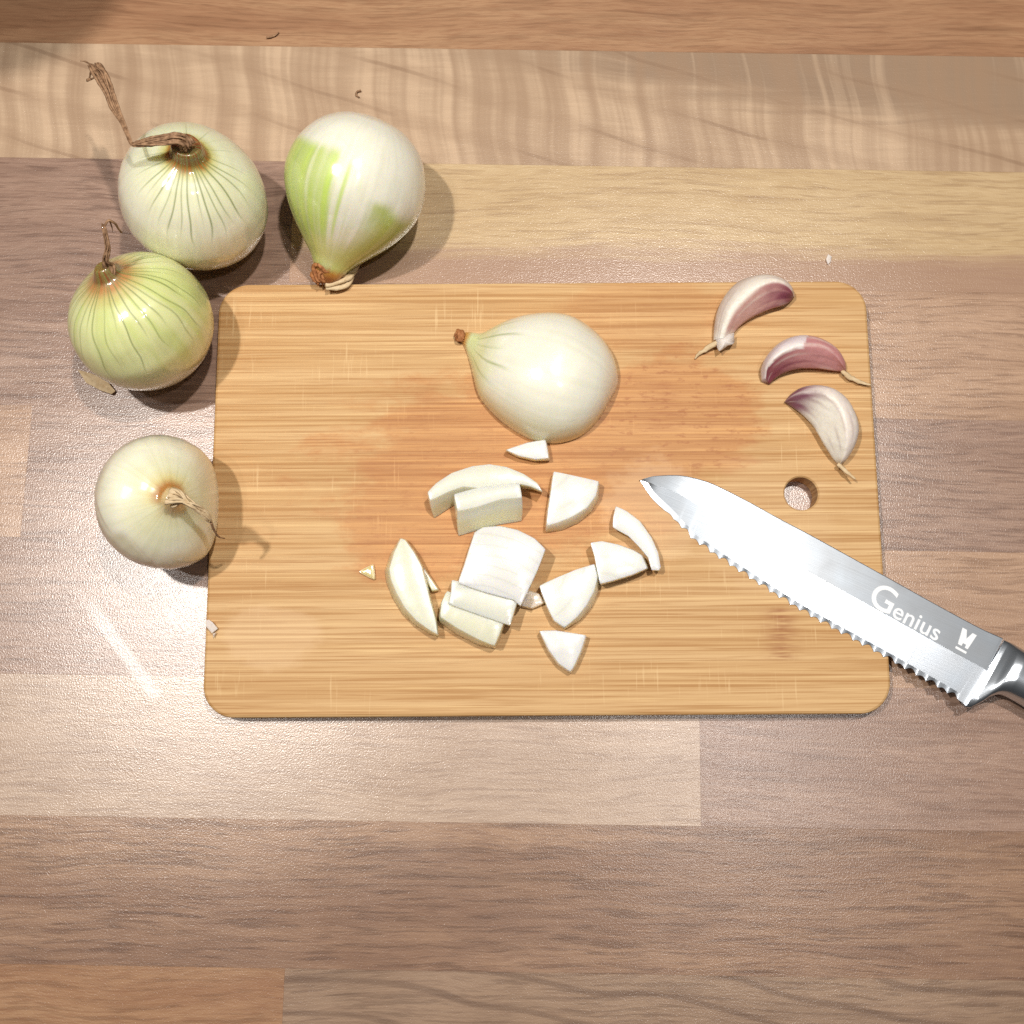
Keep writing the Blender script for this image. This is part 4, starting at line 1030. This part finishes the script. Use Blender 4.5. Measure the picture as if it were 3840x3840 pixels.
# torn papery collar round the neck of the first clove
P = S('clove_a_collar'); cpt = P.mean(axis=0)
Vv = [tuple(p + np.array([0, 0, 0.0012*math.sin(i*2.3)])) for i, p in enumerate(P)] + [tuple(cpt + np.array([0, 0, 0.0022]))]
Vv += [(x, y, z-0.0005) for x, y, z in Vv]
nP = len(P); Ff = [(i, (i+1) % nP, nP) for i in range(nP)] + [(nP+1+(i+1) % nP, nP+1+i, 2*nP+1) for i in range(nP)] + [(i, nP+1+i, nP+1+(i+1) % nP, (i+1) % nP) for i in range(nP)]
M_gpaper = skin_mat('garlic_paper', rough=0.5, sss=0.3, bump=0.5, attr=False, base=lin4(228,216,204), scale=700)
add('torn_collar', np.array(Vv), Ff, M_gpaper, e)
clove('b', 'garlic clove with flaking white skin over pink, middle of the three', cb, [.0008,.0012,.0011,.0008,.0003])
clove('c', 'mostly white garlic clove with purple root end, beside the hanging hole', cc_, [.0010,.0009,.0007,.0003])

# ------------------------------------------------------------------ serrated knife
sp = catmull(S('blade_spine'), 500); ed = catmull(S('blade_edge'), 500)
tip = sp[0].copy(); heel_t = S('blade_spine')[-1]
ax = (heel_t - tip); ax[2] = 0; ax /= np.linalg.norm(ax)
nrm = np.array([-ax[1], ax[0], 0])          # towards the spine
s_sp, s_ed = (sp-tip)@ax, (ed-tip)@ax
ns = 620
top_len = s_sp[-1]
# the heel slants: stations run from the tip to slanted heel line
us = np.linspace(0, 1, ns)**1.0
S1 = us*top_len; E1 = us*s_ed[-1]
v_sp = np.interp(S1, s_sp, (sp-tip)@nrm); v_ed = np.interp(E1, s_ed, (ed-tip)@nrm)
# scallops: alternating wide and narrow
def scallop(s):
    a, b = 0.0051, 0.0043
    q = np.mod(s-0.014, a+b)
    wide = q < a
    x = np.where(wide, q/a, (q-a)/b)
    return np.where(wide, 0.0017, 0.0011)*np.sin(math.pi*x)
fade = smooth(0.010, 0.030, E1)*smooth(s_ed[-1]-0.0035, s_ed[-1]-0.006, E1)
v_edge = v_ed + scallop(E1)*fade
z0 = T+0.0004; th_ = 0.0021
def bl(s, v, z): return tip*np.array([1,1,0]) + ax*s[:, None] + nrm*v[:, None] + np.array([0,0,1])*(z[:, None] if hasattr(z, '__len__') else z)
kb_ = 0.48
one = np.ones(ns)
thick = th_*smooth(-0.05, 0.12, us)
mS = S1*(1-kb_) + E1*kb_; mv = v_sp*(1-kb_) + v_ed*kb_
gs = S1*0.10 + E1*0.90; gv = v_sp*0.05 + v_ed*0.95 + 0.0018
lines = [bl(S1, v_sp - 0.0002*0, z0+0*one), bl(S1, v_sp, z0+thick*0.40), bl(S1, v_sp-0.0003, z0+thick*0.48),
         bl(mS, mv, z0+thick*1.0),
         bl(E1, np.minimum(v_ed + 0.0026, v_sp), z0+thick*0.17+0.00010), bl(E1, np.minimum(v_edge, v_sp), z0+0.00012), bl(E1, np.minimum(v_edge, v_sp), z0-0.0000)]
nl = len(lines)
V = np.stack(lines, 1).reshape(-1, 3)
F = []
for i in range(ns-1):
    for j in range(nl):
        k2 = (j+1) % nl
        F.append((i*nl+j, i*nl+k2, (i+1)*nl+k2, (i+1)*nl+j))
F.append(tuple(range(nl))[::-1]); F.append(tuple((ns-1)*nl+j for j in range(nl)))
angle = math.atan2(ax[1], ax[0])
M_blade = steel_mat('brushed_steel', -angle, 0.25)
M_bolster = steel_mat('polished_steel', -angle, 0.18, broad=0.22)
knife = empty('kitchen_knife', (float(tip[0]), float(tip[1]), T))
tag(knife, 'serrated kitchen knife with steel blade lying across the lower right of the board', 'knife')
blade = add('blade', V, F, M_blade, knife, sharp=2.0)

# bolster and handle: lofted from a flat guard to a rounded grip
U, L = S('handle_upper'), S('handle_lower')
m = 90
u8 = np.linspace(0, len(U)-1, m)
Uc, Lc = catmull(U, m), catmull(L, m)
Uc[0] -= ax*0.0014; Lc[0] -= ax*0.0014; Uc[1] -= ax*0.0010; Lc[1] -= ax*0.0010
half_t = np.interp(u8, range(len(U)), [0.0022,0.0040,0.0060,0.0072,0.0080,0.0085,0.0085,0.0090,0.0060])
zc = np.interp(u8, range(len(U)), [T+0.0011,T+0.0008,T+0.0004,T+0.0000,T-0.0006,T-0.0010,T-0.0010,T-0.0008,T-0.001])
nr = 40
rings = []
for i in range(m):
    c0 = (Uc[i]+Lc[i])/2; a = (Uc[i]-Lc[i])/2; a[2] = 0; c0[2] = zc[i]
    for k in range(nr):
        q = 2*math.pi*k/nr
        cx, sx = math.cos(q), math.sin(q)
        ex = 0.80
        rings.append(c0 + a*math.copysign(abs(cx)**ex, cx) + np.array([0, 0, half_t[i]])*math.copysign(abs(sx)**ex, sx))
rings = np.array(rings)
split = int(m*4.6/8)
def loft(a, b):
    V = rings[a*nr:b*nr]; F = grid_faces(nr, b-a); F.append(tuple(range(nr-1, -1, -1))); F.append(tuple((b-a-1)*nr+k for k in range(nr)))
    return V, F
V, F = loft(0, split); add('bolster', V, F, M_bolster, knife, sharp=50)
M_black = N('black_handle'); M_black.p.inputs['Base Color'].default_value = (0.012, 0.012, 0.013, 1); M_black.p.inputs['Roughness'].default_value = 0.35
V, F = loft(split-1, m); gripo = add('handle', V*np.array([1,1,1]), F, M_black.m, knife, sharp=50)

# lettering etched on the blade
W = N('etched_white'); W.p.inputs['Base Color'].default_value = (0.86, 0.88, 0.90, 1); W.p.inputs['Roughness'].default_value = 0.6
p0, p1, p2, pl = S('lettering')
da = p2-p1; da[2] = 0; da /= np.linalg.norm(da)
ang = math.atan2(da[1], da[0]); ztop = z0 + th_*0.90 + 0.00006
kn = base_of(knife)
def on_steel(x, y):
    d = np.array([x, y]) - tip[:2]
    sa = d@ax[:2]; va = d@nrm[:2]
    ft = np.interp(sa, S1, thick); a = np.interp(sa, S1, v_sp); mm = np.interp(sa, mS, mv); e = np.interp(sa, E1, v_ed) + 0.0026
    if va >= mm: return z0 + ft*(1 - 0.52*(va-mm)/max(a-mm, 1e-6))
    return z0 + ft*(1 - 0.80*(mm-va)/max(mm-e, 1e-6))
def text(body, loc, size, extra=0.0):
    cu = bpy.data.curves.new('lettering', 'FONT'); cu.body = body; cu.size = size; cu.extrude = 0.00002; cu.offset = extra; cu.space_character = 1.02
    to = bpy.data.objects.new('lettering_curve', cu); COL.objects.link(to)
    bpy.context.view_layer.update()
    me = bpy.data.meshes.new_from_object(to.evaluated_get(bpy.context.evaluated_depsgraph_get()))
    bpy.data.objects.remove(to); bpy.data.curves.remove(cu)
    me.materials.clear(); me.materials.append(W.m)
    ca, sa = math.cos(ang), math.sin(ang)
    lift = 0.00012 if body == 'G' else 0.00008
    for v in me.vertices:
        gx = loc[0] + v.co.x*ca - v.co.y*sa; gy = loc[1] + v.co.x*sa + v.co.y*ca
        v.co = (gx - kn[0], gy - kn[1], on_steel(gx, gy) + v.co.z + lift - kn[2])
    o = bpy.data.objects.new('lettering', me); o.parent = blade
    COL.objects.link(o)
    return o
db = np.array([-da[1], da[0], 0])
text('G', p0 - da*0.0036 + np.array([0, 0, 0.00003]), 0.0150, 0.00016)
text('enius', p1 + da*0.0000 - db*0.0005, 0.0098, 0.00010)
def mark(pts):
    s = 0.0000372
    V = [pl + da*a*s + db*b*s for a, b in pts]; V = [np.array([q[0], q[1], on_steel(q[0], q[1]) + 0.0001]) for q in V]
    n = len(V); V2 = V + [q - np.array([0, 0, 0.00006]) for q in V]
    F = [tuple(range(n))[::-1]] + [(i, (i+1) % n, n+(i+1) % n, n+i) for i in range(n)]
    o = add('emblem', np.array(V2), F, W.m, knife, smooth_shade=False)
    o.parent = blade
mark([(-103,109),(-52,109),(-18,20),(16,109),(66,109),(40,-78),(6,-78),(6,-42),(-32,-42),(-32,-78),(-76,-78)])
mark([(-84,-108),(44,-108),(44,-134),(-84,-134)])

# ------------------------------------------------------------------ crumbs and peelings
def crumb(name, key, mat, label, cat, thick=0.0004, rise=0.0006, seed=0):
    P = S(key); c0 = P.mean(axis=0); n = len(P)
    rs = np.random.default_rng(seed)
    top = [p + np.array([0, 0, rs.uniform(0, rise)]) for p in P] + [c0 + np.array([0, 0, rise])]
    V = top + [p - np.array([0, 0, thick]) for p in top]
    F = [(i, (i+1) % n, n) for i in range(n)] + [(n+1+(i+1) % n, n+1+i, 2*n+1) for i in range(n)] + [(i, n+1+i, n+1+(i+1) % n, (i+1) % n) for i in range(n)]
    o = add(name, np.array(V), F, mat, origin=(c0[0], c0[1], 0), sharp=20)
    return tag(o, label, cat)
o = crumb('onion_flake', 'flake', M_gpaper, 'tiny pale flake on the worktop above the garlic', 'flake')
o = crumb('garlic_paper', 'paper_bit', M_gpaper, 'scrap of white garlic skin on the left edge of the board', 'garlic skin', rise=0.0015, seed=2)
o2 = crumb('scrap_tail', 'paper_bit_tail', M_gpaper, None, None, rise=0.0008)
w0 = np.array(o2.location) - np.array(o.location); o2.parent = o; o2.location = w0
crumb('onion_peel', 'skin_three', M_pale, 'curled papery peel on the worktop below the greenish onion', 'peel', rise=0.002, seed=4)
for key, lab in (('fibre_a', 'thin brown fibre at the top of the worktop'), ('fibre_b', 'curled brown fibre above the glossy onion on its side')):
    P = S(key); V, F = tube(P, np.linspace(.0005, .0003, len(P)), n=6, sub=6, rough=0.4, seed=2)
    tag(add('dry_fibre', V, F, M_dry, origin=(P[0][0], P[0][1], 0)), lab, 'fibre')

# ------------------------------------------------------------------ unseen jar added past the upper left corner to cast the shadow there
JR = [(0.0,0.0),(0.031,0.0),(0.034,0.003),(0.037,0.06),(0.041,0.13),(0.046,0.20),(0.050,0.245),(0.051,0.250),(0.049,0.251),(0.046,0.246),(0.040,0.16),(0.033,0.03),(0.0,0.012)]
M_jar = N('brown_glaze'); M_jar.p.inputs['Base Color'].default_value = lin4(70, 44, 30); M_jar.p.inputs['Roughness'].default_value = 0.3
jc = np.array([-0.276, 0.235]); nj = 64
V = [(jc[0]+max(r, 1e-4)*math.cos(q), jc[1]+max(r, 1e-4)*math.sin(q), z+0.0002) for r, z in JR for q in np.linspace(0, 2*math.pi, nj, endpoint=False)]
tag(add('shadow_jar', np.array(V), grid_faces(nj, len(JR)), M_jar.m, origin=(jc[0], jc[1], 0), sharp=40), 'unseen dark brown jar, added to shade the upper left corner', 'jar')
